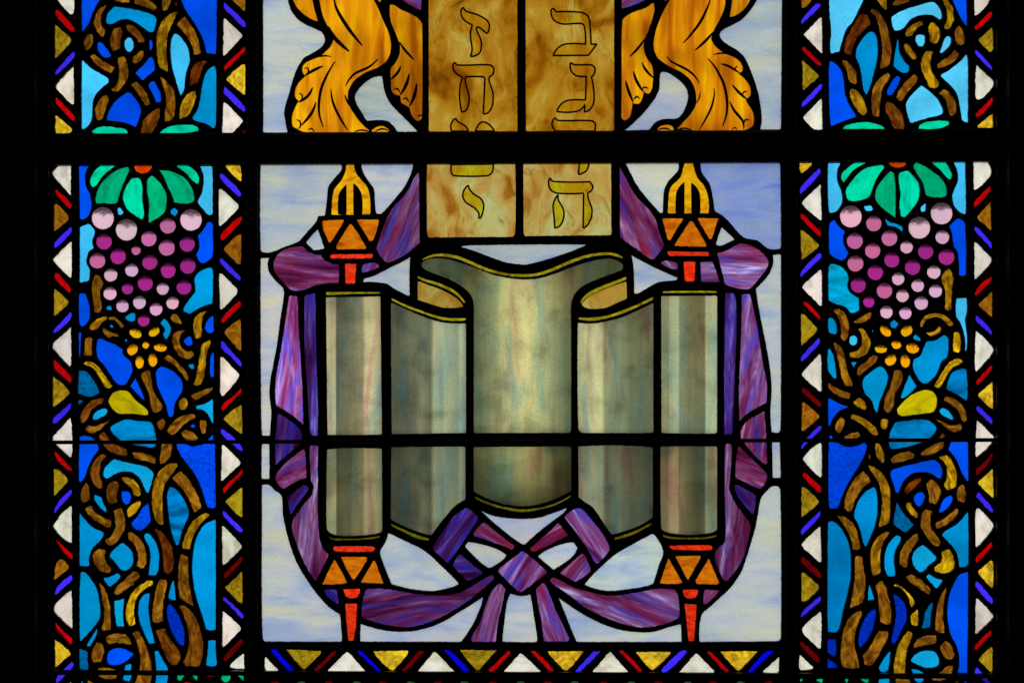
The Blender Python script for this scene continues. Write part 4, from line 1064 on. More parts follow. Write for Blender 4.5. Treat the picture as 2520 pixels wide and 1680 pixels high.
def m_lion():
    t = NT('golden_streaky_glass')
    v = t.coords()
    a = t.noise(v, 34, 240, 4, 0.6, 0.5)
    c = t.ramp(a, [(0.28, lin((150, 78, 6))), (0.42, lin((192, 112, 8))), (0.52, lin((222, 146, 10))), (0.62, lin((238, 174, 10))), (0.73, lin((254, 210, 4)))])
    big = t.ramp(t.noise(v, 150, 190, 2), [(0.36, (0.62, 0.50, 0.45)), (0.5, (0.96, 0.92, 0.86)), (0.66, (1.08, 1.2, 1.0))])
    sp = t.ramp(t.noise(v, 3.4, 3.4, 1), [(0.74, 1.0), (0.79, 0.3)])
    return t.glass(t.mul(t.mul(t.mul(c, big), sp), t.color))


def m_orange():
    t = NT('orange_glass')
    v = t.coords()
    a = t.ramp(t.noise(v, 40, 16, 4, 0.65, 0.8), [(0.31, (0.55, 0.34, 0.4)), (0.48, (0.95, 0.9, 0.9)), (0.68, (1.18, 1.5, 1.2))])
    return t.glass(t.mul(t.color, a))


def m_scroll(name, prof, foot, tint):
    """Opal parchment glass under the artist's stippled matting: `prof` is the matt across the fold, `foot` the matt at the hem."""
    t = NT(name)
    v = t.coords()
    a = t.noise(v, 64, 330, 4, 0.55, 0.5)
    c = t.ramp(a, [(0.28, lin((124, 158, 150))), (0.40, lin((160, 178, 146))), (0.48, lin((178, 180, 138))), (0.56, lin((194, 190, 138))), (0.63, lin((186, 160, 130))), (0.73, lin((174, 126, 108)))])
    k = t.ramp(t.noise(v, 44, 190, 3, 0.55, 0.5), [(0.57, 0.0), (0.70, 0.5)])
    c = t.mix(k, c, lin((104, 150, 156)))
    pk = t.ramp(t.noise(v, 30, 240, 4, 0.6, 0.6), [(0.56, 0.0), (0.70, 0.6)])
    c = t.mix(pk, c, lin((168, 120, 100)))
    br = t.ramp(t.noise(v, 26, 420, 4, 0.6, 0.3), [(0.3, 0.74), (0.5, 0.98), (0.7, 1.18)])
    g = t.n('TexCoord').outputs['Generated']
    sx = t.n('SeparateXYZ', {0: g})
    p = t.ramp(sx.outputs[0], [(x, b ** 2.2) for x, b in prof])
    hem = t.ramp(sx.outputs[2], [(x, b ** 2.2) for x, b in foot])
    st = t.ramp(t.noise(v, 2.6, 4.2, 2, 0.7), [(0.32, 0.74), (0.5, 1.0), (0.66, 1.14)])
    sm = t.ramp(t.noise(v, 90, 80, 3, 0.6, 0.4), [(0.33, 0.66), (0.50, 0.98), (0.7, 1.12)])
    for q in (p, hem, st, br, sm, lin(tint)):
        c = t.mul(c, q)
    return t.glass(t.mul(c, t.color), diffuse=0.2)


def m_tint():
    t = NT('silver_stain')
    t.coords()
    sh = t.n('BsdfTransparent', {0: t.n('Gamma', {0: t.color, 1: 0.5}).outputs[0]}).outputs[0]
    t.t.links.new(sh, t.out.inputs[0])
    return t.mat


def m_solid(name, base, rough, metal, bump=0.0, bs=8):
    t = NT(name)
    v = t.coords()
    c = t.ramp(t.noise(v, bs * 5, bs * 5, 4), [(0.3, tuple(x * 0.6 for x in base)), (0.7, tuple(x * 1.4 for x in base))])
    p = t.n('BsdfPrincipled', {'Base Color': c, 'Roughness': rough, 'Metallic': metal})
    if bump:
        b = t.n('Bump', {'Height': t.noise(v, bs, bs, 4), 'Strength': bump, 'Distance': 0.001})
        t.put(p.inputs['Normal'], b.outputs[0])
    t.t.links.new(p.outputs[0], t.out.inputs[0])
    return t.mat


def m_jewel():
    t = NT('cut_glass')
    t.coords()
    g = t.n('BsdfGlass', {'Color': t.n('Gamma', {0: t.color, 1: 0.5}).outputs[0], 'Roughness': 0.2, 'IOR': 1.5}).outputs[0]
    t.t.links.new(g, t.out.inputs[0])
    return t.mat


def m_sky():
    t = NT('overcast_sky')
    co = t.n('TexCoord').outputs['Object']
    n = t.n('TexNoise', {'Vector': co, 'Scale': 0.08, 'Detail': 3.0}).outputs[0]
    c = t.ramp(n, [(0.3, (0.92, 0.94, 0.97)), (0.7, (1.0, 1.0, 1.0))])
    e = t.n('Emission', {0: c, 1: SKY_LIGHT}).outputs[0]
    t.t.links.new(e, t.out.inputs[0])
    return t.mat


M = dict(cath=m_cathedral(), ripple=m_ripple(), hammer=m_hammer(), vine=m_vine(), white=m_white(), amber=m_amber(),
         green=m_green(), red=m_red(), opal=m_sky_opal(), ribbon=m_ribbon(), tablet=m_tablet('marbled_amber_glass', [(100, 58, 4), (150, 96, 10), (184, 134, 34), (198, 160, 64), (210, 190, 108), (184, 194, 146)]),
         pale=m_tablet('marbled_pale_glass', [(124, 70, 8), (166, 116, 36), (188, 154, 82), (194, 178, 108), (192, 202, 150), (196, 226, 198)]), lion=m_lion(),
         orange=m_orange(), tint=m_tint(), jewel=m_jewel(),
         lead=m_solid('lead_came', (0.030, 0.030, 0.032), 0.55, 0.3, 0.4, 7),
         iron=m_solid('black_iron', (0.018, 0.017, 0.016), 0.42, 0.4, 0.3, 12),
         paint=m_solid('vitreous_paint', (0.006, 0.005, 0.004), 0.8, 0.0),
         wall=m_solid('dark_wall_plaster', (0.05, 0.047, 0.043), 0.9, 0.0, 0.3, 60),
         soil=m_solid('pale_gravel', (0.27, 0.25, 0.25), 0.95, 0.0, 0.5, 900), sky=m_sky())  # invented grey of the added bank, toned for the jewels' dark halves
HEM = [(0.0, 0.48), (0.12, 0.62), (0.45, 0.90), (0.8, 1.0), (1.0, 0.94)]
TOP = [(0.0, 0.84), (0.05, 1.0), (0.75, 1.0), (1.0, 0.90)]
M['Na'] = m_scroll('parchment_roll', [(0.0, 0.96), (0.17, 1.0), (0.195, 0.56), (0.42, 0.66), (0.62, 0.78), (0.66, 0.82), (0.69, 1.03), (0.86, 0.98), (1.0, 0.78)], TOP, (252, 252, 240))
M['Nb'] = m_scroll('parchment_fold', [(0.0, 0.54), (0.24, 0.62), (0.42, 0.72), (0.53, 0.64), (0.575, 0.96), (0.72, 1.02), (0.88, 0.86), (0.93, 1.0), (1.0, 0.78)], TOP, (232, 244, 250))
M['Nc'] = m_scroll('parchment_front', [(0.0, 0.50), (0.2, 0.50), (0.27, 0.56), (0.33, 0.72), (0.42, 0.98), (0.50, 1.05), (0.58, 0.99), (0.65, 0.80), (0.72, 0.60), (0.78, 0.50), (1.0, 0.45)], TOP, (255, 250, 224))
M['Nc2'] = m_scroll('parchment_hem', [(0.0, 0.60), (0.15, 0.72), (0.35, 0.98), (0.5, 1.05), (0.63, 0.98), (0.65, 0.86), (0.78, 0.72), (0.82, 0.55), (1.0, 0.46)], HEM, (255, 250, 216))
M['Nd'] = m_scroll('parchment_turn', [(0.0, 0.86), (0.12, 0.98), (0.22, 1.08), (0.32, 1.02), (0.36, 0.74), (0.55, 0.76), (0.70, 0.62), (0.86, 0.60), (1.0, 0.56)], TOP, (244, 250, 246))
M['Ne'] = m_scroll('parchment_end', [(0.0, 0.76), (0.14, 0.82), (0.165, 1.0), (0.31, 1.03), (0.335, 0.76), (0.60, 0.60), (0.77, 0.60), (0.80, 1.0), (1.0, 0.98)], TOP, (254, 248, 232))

# code: (part, piece name, material, colour)
KIND = {
    'w': ('border_strip', 'white_triangle', 'white', (258, 251, 234)),
    'r': ('border_strip', 'red_bar', 'red', (190, 4, 8)),
    'R': ('border_strip', 'red_bar', 'red', (104, 4, 6)),
    'v': ('border_strip', 'blue_bar', 'cath', (66, 44, 250)),
    'D': ('border_strip', 'blue_bar', 'cath', (8, 4, 222)),
    'y': ('border_strip', 'amber_triangle', 'amber', (225, 186, 42)),
    'o': ('border_strip', 'amber_triangle', 'amber', (160, 132, 22)),
    'a': ('border_strip', 'amber_triangle', 'amber', (158, 102, 16)),
    'B': ('blue_background', 'blue_glass', 'cath', (0, 80, 240)),
    'b': ('blue_background', 'blue_glass', 'hammer', (0, 72, 230)),
    'q': ('blue_background', 'blue_glass', 'hammer', (0, 46, 186)),
    'S': ('blue_background', 'blue_glass', 'cath', (66, 196, 248)),
    'C': ('blue_background', 'blue_glass', 'cath', (0, 148, 216)),
    'c': ('blue_background', 'blue_glass', 'cath', (0, 124, 190)),
    's': ('blue_background', 'blue_glass', 'ripple', (0, 178, 228)),
    'T': ('blue_background', 'blue_glass', 'hammer', (0, 98, 156)),
    't': ('blue_background', 'blue_glass', 'ripple', (0, 128, 196)),
    'n': ('vine', 'vine_segment', 'vine', (138, 90, 18)),
    'd': ('vine', 'vine_segment', 'vine', (118, 68, 14)),
    'g': ('vine', 'vine_segment', 'vine', (160, 118, 14)),
    'G': ('vine', 'vine_segment', 'vine', (200, 158, 14)),
    'k': ('vine', 'vine_segment', 'vine', (100, 46, 8)),
    'E': (None, 'leaf', 'green', (0, 215, 165)),
    'e': (None, 'leaf', 'green', (0, 176, 122)),
    'F': (None, 'flower_centre', 'red', (205, 64, 0)),
    'Y': (None, 'yellow_leaf', 'green', (192, 176, 4)),
    'W': ('sky_background', 'opal_glass', 'opal', (288, 284, 270)),
    'L': ('lion', 'lion_glass', 'lion', (255, 255, 255)),
    'H': (None, 'tablet', 'tablet', (255, 255, 255)),
    'P': ('ribbon', 'ribbon_segment', 'ribbon', (238, 228, 236)),
    'Q': ('ribbon', 'ribbon_segment', 'ribbon', (146, 148, 236)),
    'M': ('ribbon', 'ribbon_segment', 'ribbon', (255, 205, 222)),
    'U': ('ribbon', 'ribbon_segment', 'ribbon', (264, 266, 286)),
    'I': ('ribbon', 'ribbon_segment', 'ribbon', (340, 340, 345)),
    'O': ('ribbon', 'ribbon_segment', 'ribbon', (212, 192, 222)),
    'N': ('scroll', 'parchment', None, (284, 284, 284)),
    'z': ('scroll', 'gold_edge', 'amber', (152, 140, 18)),
    'A': ('scroll', 'scroll_lining', 'pale', (222, 206, 150)),
    'f': ('scroll_handle', 'finial', 'orange', (238, 172, 14)),
    'x': ('scroll_handle', 'crown_panel', 'orange', (208, 110, 10)),
    'X': ('scroll_handle', 'red_collar', 'red', (230, 52, 22)),
}
JEWEL = {'J1': ('grape_bunch', 'grape', (226, 176, 206)), 'J2': ('grape_bunch', 'grape', (200, 106, 162)),
         'J3': ('grape_bunch', 'grape', (168, 44, 138)), 'JF': ('grape_bunch', 'faceted_grape', (236, 190, 214)),
         'JO': ('jewelled_flower', 'petal', (250, 176, 10)), 'Jr': ('jewel_row', 'red_jewel', (252, 40, 52)),
         'Jg': ('jewel_row', 'green_jewel', (150, 232, 165))}


# ------------------------------------------------------------------ building helpers
RNG = np.random.default_rng(11)


def wx(px):
    return (px - 1260) * S


def wz(py):
    return Z0 + (840 - py) * S


def empty(name, loc, parent=None, **props):
    o = bpy.data.objects.new(name, None)
    o.empty_display_size = 0.02
    COL.objects.link(o)
    o.location = loc
    if parent:
        o.parent = parent
        o.matrix_parent_inverse = Matrix.Translation(-Vector(world_loc(parent)))
    for k, v in props.items():
        o[k] = v
    return o


WLOC = {}


def world_loc(o):
    return WLOC.get(o.name, tuple(o.location))


def link(name, verts, faces, mat, parent=None, loc=(0, 0, 0), roty=0.0, color=None, smooth=False):
    me = bpy.data.meshes.new(name)
    me.from_pydata([tuple(v) for v in verts], [], faces)
    me.materials.append(mat)
    me.update()
    if smooth:
        for p in me.polygons:
            p.use_smooth = True
    o = bpy.data.objects.new(name, me)
    COL.objects.link(o)
    # a plain chain of translations: children keep world placement through explicit local offsets
    if parent is not None:
        pl = Vector(PW[parent.name])
        o.parent = parent
        o.location = Vector(loc) - pl
    else:
        o.location = loc
    PW[o.name] = tuple(loc)
    PR[o.name] = roty
    o.rotation_euler = (0, roty - (PR.get(parent.name, 0.0) if parent is not None else 0.0), 0)
    if parent is not None and PR.get(parent.name, 0.0):
        d = Vector(loc) - Vector(PW[parent.name])
        o.location = Matrix.Rotation(-PR[parent.name], 3, 'Y') @ d
    if color is not None:
        o.color = (*color, 1)
    return o


PW, PR = {}, {}       # world place and turn of everything linked so far


def node(name, loc, parent=None, **props):
    o = bpy.data.objects.new(name, None)
    o.empty_display_size = 0.02
    COL.objects.link(o)
    o.location = Vector(loc) - (Vector(PW[parent.name]) if parent is not None else Vector((0, 0, 0)))
    if parent is not None:
        o.parent = parent
    PW[o.name] = tuple(loc)
    for k, v in props.items():
        o[k] = v
    return o


def slab(name, P, mat, parent, color, y0=-0.0015, y1=0.0015, ang=0.0):
    """A plate cut to outline P (traced units), `ang` = direction of its grain in degrees."""
    c = P.mean(0)
    ox, oz = wx(c[0]), wz(c[1])
    dx = (P[:, 0] - c[0]) * S
    dz = -(P[:, 1] - c[1]) * S
    a = math.radians(ang)
    lx = dx * math.cos(a) + dz * math.sin(a)
    lz = -dx * math.sin(a) + dz * math.cos(a)
    n = len(P)
    if area(P) < 0:
        lx, lz = lx[::-1], lz[::-1]
    v = [(lx[i], y0, lz[i]) for i in range(n)] + [(lx[i], y1, lz[i]) for i in range(n)]
    f = [tuple(range(n - 1, -1, -1)), tuple(range(n, 2 * n))]
    f += [(i, (i + 1) % n, n + (i + 1) % n, n + i) for i in range(n)]
    return link(name, v, f, mat, parent, (ox, 0, oz), -a, color)


def grain(P):
    """Direction of the long axis of a piece, degrees."""
    d = (P - P.mean(0)) * np.array([1, -1])
    w, e = np.linalg.eigh(d.T @ d)
    return math.degrees(math.atan2(e[1, 1], e[0, 1]))


def box(name, x0, x1, y0, y1, z0, z1, mat, parent=None, bev=0.0):
    cx, cy, cz = (x0 + x1) / 2, (y0 + y1) / 2, (z0 + z1) / 2
    hx, hy, hz = (x1 - x0) / 2, (y1 - y0) / 2, (z1 - z0) / 2
    b = bev
    # octagonal section along the long axis so that iron shows a worn arris
    if hx >= hz:
        sec = [(-hy, -hz + b), (-hy + b, -hz), (hy - b, -hz), (hy, -hz + b), (hy, hz - b), (hy - b, hz), (-hy + b, hz), (-hy, hz - b)]
        v = [(-hx, p, q) for p, q in sec] + [(hx, p, q) for p, q in sec]
    else:
        sec = [(-hx, -hy + b), (-hx + b, -hy), (hx - b, -hy), (hx, -hy + b), (hx, hy - b), (hx - b, hy), (-hx + b, hy), (-hx, hy - b)]
        v = [(p, q, -hz) for p, q in sec] + [(p, q, hz) for p, q in sec]
    f = [tuple(range(7, -1, -1)), tuple(range(8, 16))] + [(i, (i + 1) % 8, 8 + (i + 1) % 8, 8 + i) for i in range(8)]
    return link(name, v, f, mat, parent, (cx, cy, cz))


# ------------------------------------------------------------------ the setting
def sheet(name, verts, faces, mat):
    o = link(name, verts, faces, mat)
    o['kind'] = 'structure'
    return o


prof = [(18.0, 0.0), (18.0, 14.0)] + [(17.8 * math.cos(t) + 0.2, 14.0 + 15.0 * math.sin(t)) for t in np.linspace(0.12, math.pi / 2, 9)]
sheet('sky', [(x, y, z) for y, z in prof for x in (-60.0, 60.0)], [(2 * k, 2 * k + 1, 2 * k + 3, 2 * k + 2) for k in range(len(prof) - 1)], M['sky'])
gv, gf = [], []
gx = np.linspace(-40, 40, 41)
gy = np.linspace(0.4, 17.9, 30)
for yy in gy:
    for xx in gx:
        h = 4.9 / (1 + math.exp(-(yy - 11.5) * 1.1)) * (1 + 0.05 * math.sin(xx * 0.7) + 0.04 * math.sin(xx * 1.9 + 1))
        gv.append((xx, yy, h))
for j in range(len(gy) - 1):
    for i in range(40):
        a = j * 41 + i
        gf.append((a, a + 1, a + 42, a + 41))
sheet('ground', gv, gf, M['soil'])  # added unseen bank, raised so the jewels refract a darker half

X0, X1, YT, YB = 112, 2456, -60, 1730
wall_t, wall_b = wz(YT), wz(YB)
wv, wf = [], []
for (a, b, c, d) in ((-61, wx(X0) - 0.006, 0, 30), (wx(X1) + 0.006, 61, 0, 30), (wx(X0) - 0.006, wx(X1) + 0.006, 0, wall_b - 0.006), (wx(X0) - 0.006, wx(X1) + 0.006, wall_t + 0.006, 30)):
    k = len(wv)
    wv += [(a, -0.04, c), (b, -0.04, c), (b, -0.04, d), (a, -0.04, d), (a, 0.012, c), (b, 0.012, c), (b, 0.012, d), (a, 0.012, d)]
    wf += [(k, k + 1, k + 2, k + 3), (k + 5, k + 4, k + 7, k + 6), (k, k + 4, k + 5, k + 1), (k + 1, k + 5, k + 6, k + 2), (k + 2, k + 6, k + 7, k + 3), (k + 3, k + 7, k + 4, k)]
sheet('wall', wv, wf, M['wall'])  # unseen reach of the wall is added to keep sky light off the front

# ------------------------------------------------------------------ iron frame and bars
frame = node('window_frame', (0, 0, wz(YB)), label='black iron window frame with a thick crossbar and two slim uprights', category='window frame')
box('side_rail', wx(X0) - 0.006, wx(123), -0.012, 0.012, wz(YB), wz(YT), M['iron'], frame, 0.0008)
box('side_rail', wx(2449), wx(X1) + 0.006, -0.012, 0.012, wz(YB), wz(YT), M['iron'], frame, 0.0008)
box('mullion', wx(610), wx(636), -0.010, 0.010, wz(YB), wz(YT), M['iron'], frame, 0.0015)
box('mullion', wx(1931), wx(1960), -0.010, 0.010, wz(YB), wz(YT), M['iron'], frame, 0.0015)


def tilted_bar(name, yl0, yl1, yr0, yr1, ya, yb, mat, parent=None, bev=0.0015):
    """Bar across the window; left end spans yl0..yl1, right end yr0..yr1 (traced units)."""
    k = 1 + ya / CAM_D
    xl, xr = wx(X0), wx(X1)
    def end(x, a, b):
        za, zb = Z0 + (840 - a) * S * k, Z0 + (840 - b) * S * k
        return [(x, ya, zb + bev), (x, ya + bev, zb), (x, yb - bev, zb), (x, yb, zb + bev), (x, yb, za - bev), (x, yb - bev, za), (x, ya + bev, za), (x, ya, za - bev)]
    v = end(xl, yl0, yl1) + end(xr, yr0, yr1)
    c = np.mean(v, 0)
    v = [tuple(np.array(q) - c) for q in v]
    f = [tuple(range(7, -1, -1)), tuple(range(8, 16))] + [(i, (i + 1) % 8, 8 + (i + 1) % 8, 8 + i) for i in range(8)]
    return link(name, v, f, mat, parent, tuple(c))


tilted_bar('transom', 328.5, 406, 317, 396.5, -0.018, 0.012, M['iron'], frame, 0.003)
b1 = tilted_bar('saddle_bar', 1083.6, 1092.8, 1077.6, 1087.0, -0.0135, -0.0055, M['iron'], None, 0.0009)
b1['label'] = 'thin black iron bar crossing the window through the middle of the open scroll'
b1['category'] = 'iron bar'
b2 = tilted_bar('saddle_bar', 1648.6, 1660.0, 1658.0, 1669.5, -0.0145, -0.0055, M['iron'], None, 0.0012)
b2['label'] = 'thin black iron bar just under the row of coloured triangles at the foot'
b2['category'] = 'iron bar'
for b in (b1, b2):
    b['group'] = 'thin iron bars across the window'

# ------------------------------------------------------------------ leaded panels
PANELS = {
    'LU': ((X0, YT, 617, 352), 'short panel of knotted brown vine on mostly deep blue glass above the thick crossbar'),
    'LL': ((X0, 384, 617, YB), 'tall grape panel with deep cobalt blue glass around its amber jewelled flower'),
    'CU': ((617, YT, 1946, 352), 'leaded panel of golden lion legs on both sides of two marbled tablets with Hebrew letters'),
    'CL': ((617, 384, 1946, YB), 'large leaded panel showing a half open parchment scroll tied with a purple ribbon'),
    'RU': ((1946, YT, X1, 352), 'short panel of knotted brown vine on mostly pale sky blue glass above the thick crossbar'),
    'RL': ((1946, 384, X1, YB), 'tall grape panel with lighter sky blue glass around its amber jewelled flower'),
}
PAN, HOLES, PARTS = {}, {}, {}
for key, ((a, b, c, d), lab) in PANELS.items():
    PAN[key] = node('stained_glass_panel', (wx((a + c) / 2), 0, wz(d)), label=lab, category='stained glass', group='leaded panels of the window')
    HOLES[key] = []


def panel_of(c):
    return ('L' if c[0] < 617 else 'C' if c[0] < 1946 else 'R') + ('U' if c[1] < 360 else 'L')


def part_of(pk, part, c):
    tag = ''
    if part == 'border_strip':
        tag = {'L': 'a' if c[0] < 360 else 'b', 'R': 'a' if c[0] < 2210 else 'b', 'C': ''}[pk[0]]
    elif part in ('lion', 'scroll_handle'):
        tag = ('l' if c[0] < 1277 else 'r') + ('t' if c[1] < 900 else 'b')
    k = (pk, part, tag)
    if k not in PARTS:
        PARTS[k] = node(part, (wx(c[0]), 0, wz(c[1])), PAN[pk])
    return PARTS[k]


def lathe(name, rings, loc, mat, parent, color, smooth, rot=0.0, seg=24, sq=1.0, tip_f=None, tip_b=None, split=None, twist=False):
    """rings: (radius, y); a jewel turned about the viewing axis, squashed by sq and turned by rot."""
    v, f = [], []
    for ri, (r, y) in enumerate(rings):
        for k in range(seg):
            a = 2 * math.pi * (k + 0.5 + (0.5 * (ri % 2) if twist else 0)) / seg
            px, pz = r * math.cos(a), r * sq * math.sin(a)
            v.append((px * math.cos(rot) - pz * math.sin(rot), y, px * math.sin(rot) + pz * math.cos(rot)))
    for j in range(len(rings) - 1):
        for k in range(seg):
            a, b = j * seg + k, j * seg + (k + 1) % seg
            if j == split:
                continue                         # rim: the cap keeps its own normals
            if twist:
                if j % 2 == 0:
                    f += [(a, b, a + seg), (b, b + seg, a + seg)]
                else:
                    f += [(a, b, b + seg), (a, b + seg, a + seg)]
            else:
                f.append((a, b, b + seg, a + seg))
    if tip_f:
        v.append(tip_f)
        t = len(v) - 1
        f += [((k + 1) % seg, k, t) for k in range(seg)]
    else:
        f.append(tuple(range(seg - 1, -1, -1)))
    base = (len(rings) - 1) * seg
    if tip_b:
        v.append(tip_b)
        t = len(v) - 1
        f += [(base + k, base + (k + 1) % seg, t) for k in range(seg)]
    else:
        f.append(tuple(range(base, base + seg)))
    f = [tuple(reversed(q)) for q in f]
    o = link(name, v, f, mat, parent, loc, 0.0, color, False)
    if smooth:
        for p in o.data.polygons:
            p.use_smooth = p.index < seg * (split or 0) or len(p.vertices) == seg and p.center.y < -0.1 * rings[-1][0]
    return o


def jewel(code, c, num):
    part, name, rgb = JEWEL[code]
    pk = panel_of(c)
    par = part_of(pk, part, c)
    col = tuple(x * RNG.uniform(0.88, 1.1) for x in lin(rgb))
    loc = (wx(c[0]), 0, wz(c[1]))
    r = num[0] * S
    if code == 'JO':
        sq, rot = num[1] / num[0], -math.radians(num[2])
        R = r * 1.1
        tip = (R * RNG.uniform(-0.25, 0.25), -0.26 * R, R * sq * RNG.uniform(-0.3, 0.3))
        lathe(name, [(R * 0.62, -0.18 * R), (R, -0.05 * R), (R, 0.05 * R)], loc, M['jewel'], par, col, False, rot, 8, sq, tip, (0, 0.2 * R, 0))
    elif code == 'JF':
        R = r * 1.05
        lathe(name, [(R * 0.34, -0.30 * R), (R * 0.68, -0.20 * R), (R, -0.04 * R), (R * 0.98, 0.03 * R), (R * 0.55, 0.17 * R)], loc, M['jewel'], par, col, False, RNG.uniform(0, 1), 9, 1.0, (0.06 * R, -0.36 * R, 0.04 * R), (-0.05 * R, 0.30 * R, 0.03 * R), twist=True)
    else:
        R = r * 1.06
        h = 0.45 * R
        rho = (R * R + h * h) / (2 * h)          # a cabochon: shallow cap of a sphere on a flat back
        e = math.asin(R / rho)
        rings = [(rho * math.sin(t), rho - h - rho * math.cos(t)) for t in np.linspace(0.06, 1.0, 9) * e] + [(R, 0.0), (R, 0.08 * R)]
        lathe(name, rings, loc, M['jewel'], par, col, True, 0.0, 28, split=8)
    a = np.linspace(0, 2 * math.pi, 34, endpoint=False)
    if code == 'JO':
        q = np.stack([num[0] * np.cos(a), num[1] * np.sin(a)], 1)
        t = math.radians(num[2])
        P = np.stack([c[0] + q[:, 0] * math.cos(t) - q[:, 1] * math.sin(t), c[1] + q[:, 0] * math.sin(t) + q[:, 1] * math.cos(t)], 1)
    else:
        P = np.stack([c[0] + num[0] * np.cos(a), c[1] + num[0] * np.sin(a)], 1)
    HOLES[pk].append(ragged(P, RNG, 0.45))


def stroke(P, w0, closed=False, taper=True):
    """Outline of a brush line along P, widest in the middle."""
    n = len(P)
    if closed:
        N = normals(P)
        return P + N * w0 / 2, P - N * w0 / 2
    t = np.gradient(P, axis=0)
    N = np.stack([t[:, 1], -t[:, 0]], 1) / (np.hypot(t[:, 0], t[:, 1])[:, None] + 1e-9)
    u = np.linspace(0, 1, n)
    w = w0 * (0.34 + 0.66 * np.sin(math.pi * np.clip(u, 0, 1)) ** 0.8) if taper else np.full(n, w0)
    return P + N * w[:, None] / 2, P - N * w[:, None] / 2


def ribbon_mesh(name, A, B, closed, y0, y1, mat, parent):
    n = len(A)
    c = A.mean(0)
    def p(q, y):
        return ((q[0] - c[0]) * S, y, -(q[1] - c[1]) * S)
    v = [p(q, y0) for q in A] + [p(q, y0) for q in B] + [p(q, y1) for q in A] + [p(q, y1) for q in B]
    f = []
    for i in range(n if closed else n - 1):
        j = (i + 1) % n
        f += [(i, j, n + j, n + i), (2 * n + j, 2 * n + i, 3 * n + i, 3 * n + j), (j, i, 2 * n + i, 2 * n + j), (n + i, n + j, 3 * n + j, 3 * n + i)]
    return link(name, v, f, mat, parent, (wx(c[0]), 0, wz(c[1])))


def inside(P, q):
    x, y = P[:, 0], P[:, 1]
    x2, y2 = np.roll(x, -1), np.roll(y, -1)
    m = ((y <= q[1]) != (y2 <= q[1]))
    xs = x[m] + (q[1] - y[m]) / (y2[m] - y[m]) * (x2[m] - x[m])
    return int((xs > q[0]).sum()) % 2 == 1


CELLS = []            # (outline, object) of pieces that carry painted lines


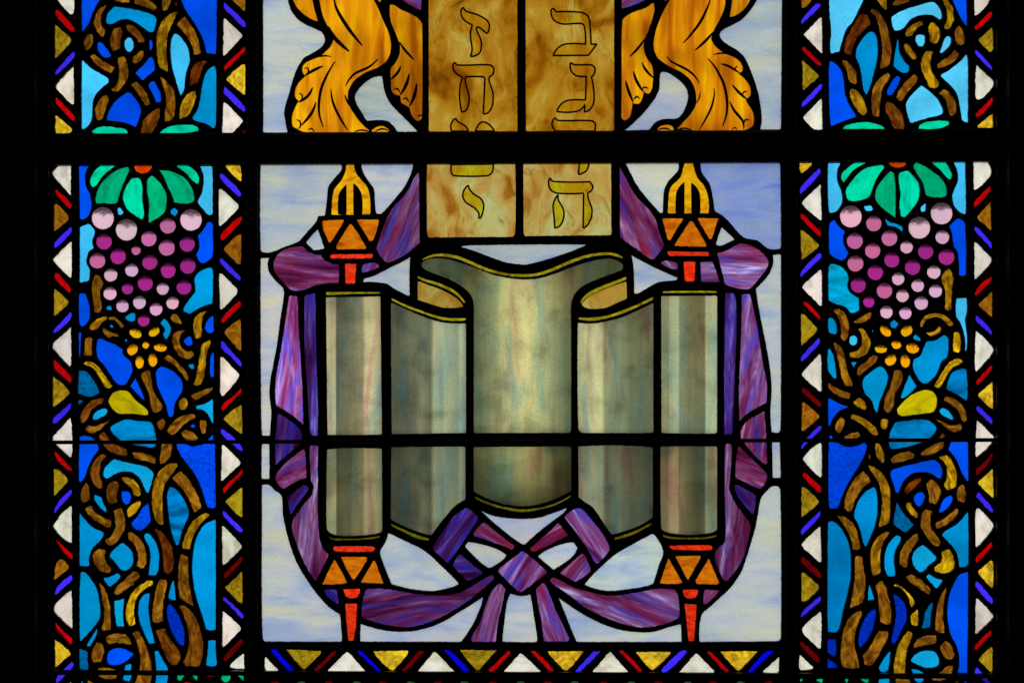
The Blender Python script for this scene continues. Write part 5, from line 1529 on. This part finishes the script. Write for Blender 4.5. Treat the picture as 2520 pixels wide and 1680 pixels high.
def piece(code, pts):
    head = code[0]
    c = np.mean(pts, 0)
    if head == 'p':
        P = catmull(pts, closed=False, step=2.5, corner=70)
        par = part_of(panel_of(c), 'lion', c)
        A, B = stroke(P, float(code[1:]) / 3.92)
        ribbon_mesh('painted_line', A, B, False, -0.0021, -0.0016, M['paint'], par)
        return
    if head == 'K':
        host = next((o for Q, o in CELLS if inside(Q, c)), None)
        slab('spear', soften(catmull(pts, step=2.5)), M['paint'], host.parent, None, -0.0021, -0.0016)
        return
    if head == 'h':
        P = soften(catmull(pts, step=2.2, corner=52))
        host = next((o for Q, o in CELLS if inside(Q, c) or inside(Q, pts[0]) or inside(Q, pts[len(pts) // 2])), None)
        lt = slab('letter', P, M['tint'], host, lin((246, 232, 118) if c[1] < 360 else (242, 234, 70)), -0.0020, -0.0016)
        N = normals(P)
        # the outline belongs to the letter: same mesh, second material
        ring_a, ring_b = P + N * 2.3, P - N * 2.2
        me = lt.data
        base = P.mean(0)
        n = len(P)
        pr = PR[lt.name]
        def q(pt, y):
            return ((pt[0] - base[0]) * S, y, -(pt[1] - base[1]) * S)
        verts = [tuple(v.co) for v in me.vertices]
        faces = [tuple(f.vertices) for f in me.polygons]
        k = len(verts)
        verts += [q(t, -0.0024) for t in ring_a] + [q(t, -0.0024) for t in ring_b] + [q(t, -0.0021) for t in ring_a] + [q(t, -0.0021) for t in ring_b]
        m0 = len(faces)
        for i in range(n):
            j = (i + 1) % n
            faces += [(k + i, k + j, k + n + j, k + n + i), (k + 2 * n + j, k + 2 * n + i, k + 3 * n + i, k + 3 * n + j),
                      (k + j, k + i, k + 2 * n + i, k + 2 * n + j), (k + n + i, k + n + j, k + 3 * n + j, k + 3 * n + i)]
        me.clear_geometry()
        me.from_pydata(verts, [], faces)
        me.materials.append(M['paint'])
        for f in me.polygons:
            f.material_index = 1 if f.index >= m0 else 0
        me.update()
        return
    base = head
    part, name, mk, rgb = KIND[base]
    mat = M[code] if head == 'N' else M[mk]
    pk = panel_of(c)
    P = soften(catmull(pts), 1)
    amp = {'vine': 0.9, 'border_strip': 0.7, 'sky_background': 0.35, 'scroll': 0.3, 'lion': 0.3}.get(part, 0.5)
    hole = ragged(P, RNG, amp)
    HOLES[pk].append(hole)
    ang = 0.0
    if head in 'PQMUIO' and len(code) > 1:
        ang = float(code[1:])
    elif part in ('vine', 'border_strip') or name in ('leaf', 'yellow_leaf'):
        ang = grain(P)
    col = np.array(lin(rgb)) * RNG.uniform(0.88, 1.10)
    col = col * RNG.uniform(0.95, 1.05, 3)
    if base == 'S' and c[1] > 1000:
        col = np.array(lin((14, 168, 226))) * RNG.uniform(0.9, 1.08)
    if code == 'Wb':
        col = np.array(lin((210, 226, 276)))
    if base == 'S' and c[0] > 1900 and c[1] < 360:
        col = np.array(lin((84, 206, 252))) * RNG.uniform(0.96, 1.05)
    if base == 'H':
        col = np.array(lin((226, 212, 160) if c[1] < 360 else (240, 228, 196)))
        if c[1] > 360:
            mat = M['pale']
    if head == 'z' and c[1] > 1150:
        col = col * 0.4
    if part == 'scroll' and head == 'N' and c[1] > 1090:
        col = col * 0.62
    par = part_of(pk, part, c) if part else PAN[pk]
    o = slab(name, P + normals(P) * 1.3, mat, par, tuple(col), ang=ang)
    if head in 'Hf':
        CELLS.append((P, o))


def load(text):
    rows = parse(text)
    for code, pts, num in rows:
        if code[0] in 'pKh':
            continue
        if code[0] == 'J':
            jewel(code, pts[0], num)
        else:
            piece(code, pts)
    for code, pts, num in rows:
        if code[0] in 'pKh':
            piece(code, pts)


for txt in (LEFT, RIGHT, CENTRE):
    load(txt)
for k, px in enumerate((678, 742, 810, 878, 943, 1010, 1078, 1143, 1213, 1281, 1348, 1414, 1485, 1553, 1620, 1692, 1754, 1822, 1891)):
    jewel('Jr' if k % 2 == 0 else 'Jg', (px, 1690), [15.5])


# ------------------------------------------------------------------ lead
def came(pk):
    """All the lead of one panel: a plate pierced by every piece of glass, with softly rounded faces."""
    (a, b, c, d), _ = PANELS[pk]
    outer = np.array([(a, b), (c, b), (c, d), (a, d)], float)
    loops = [outer] + HOLES[pk]
    inner = [outer + np.array([(1, 1), (-1, 1), (-1, -1), (1, -1)], float)] + [h + normals(h) * 0.9 for h in HOLES[pk]]
    cx, cz = PW[PAN[pk].name][0], PW[PAN[pk].name][2]
    def p(q, y):
        return (wx(q[0]) - cx, y, wz(q[1]) - cz)
    tri = tessellate_polygon([[Vector((q[0], q[1], 0)) for q in lp] for lp in inner])
    n = sum(len(lp) for lp in loops)
    v = [p(q, -0.0034) for lp in inner for q in lp] + [p(q, -0.0024) for lp in loops for q in lp]
    v += [p(q, 0.0024) for lp in loops for q in lp] + [p(q, 0.0034) for lp in inner for q in lp]
    f = [tuple(t) for t in tri] + [tuple(3 * n + i for i in reversed(t)) for t in tri]
    s = 0
    for lp in loops:
        m = len(lp)
        for i in range(m):
            j = (i + 1) % m
            for k in range(3):
                f.append((k * n + s + i, k * n + s + j, (k + 1) * n + s + j, (k + 1) * n + s + i))
        s += m
    o = link('lead_came', v, f, M['lead'], PAN[pk], PW[PAN[pk].name])
    return o


for pk in PANELS:
    came(pk)
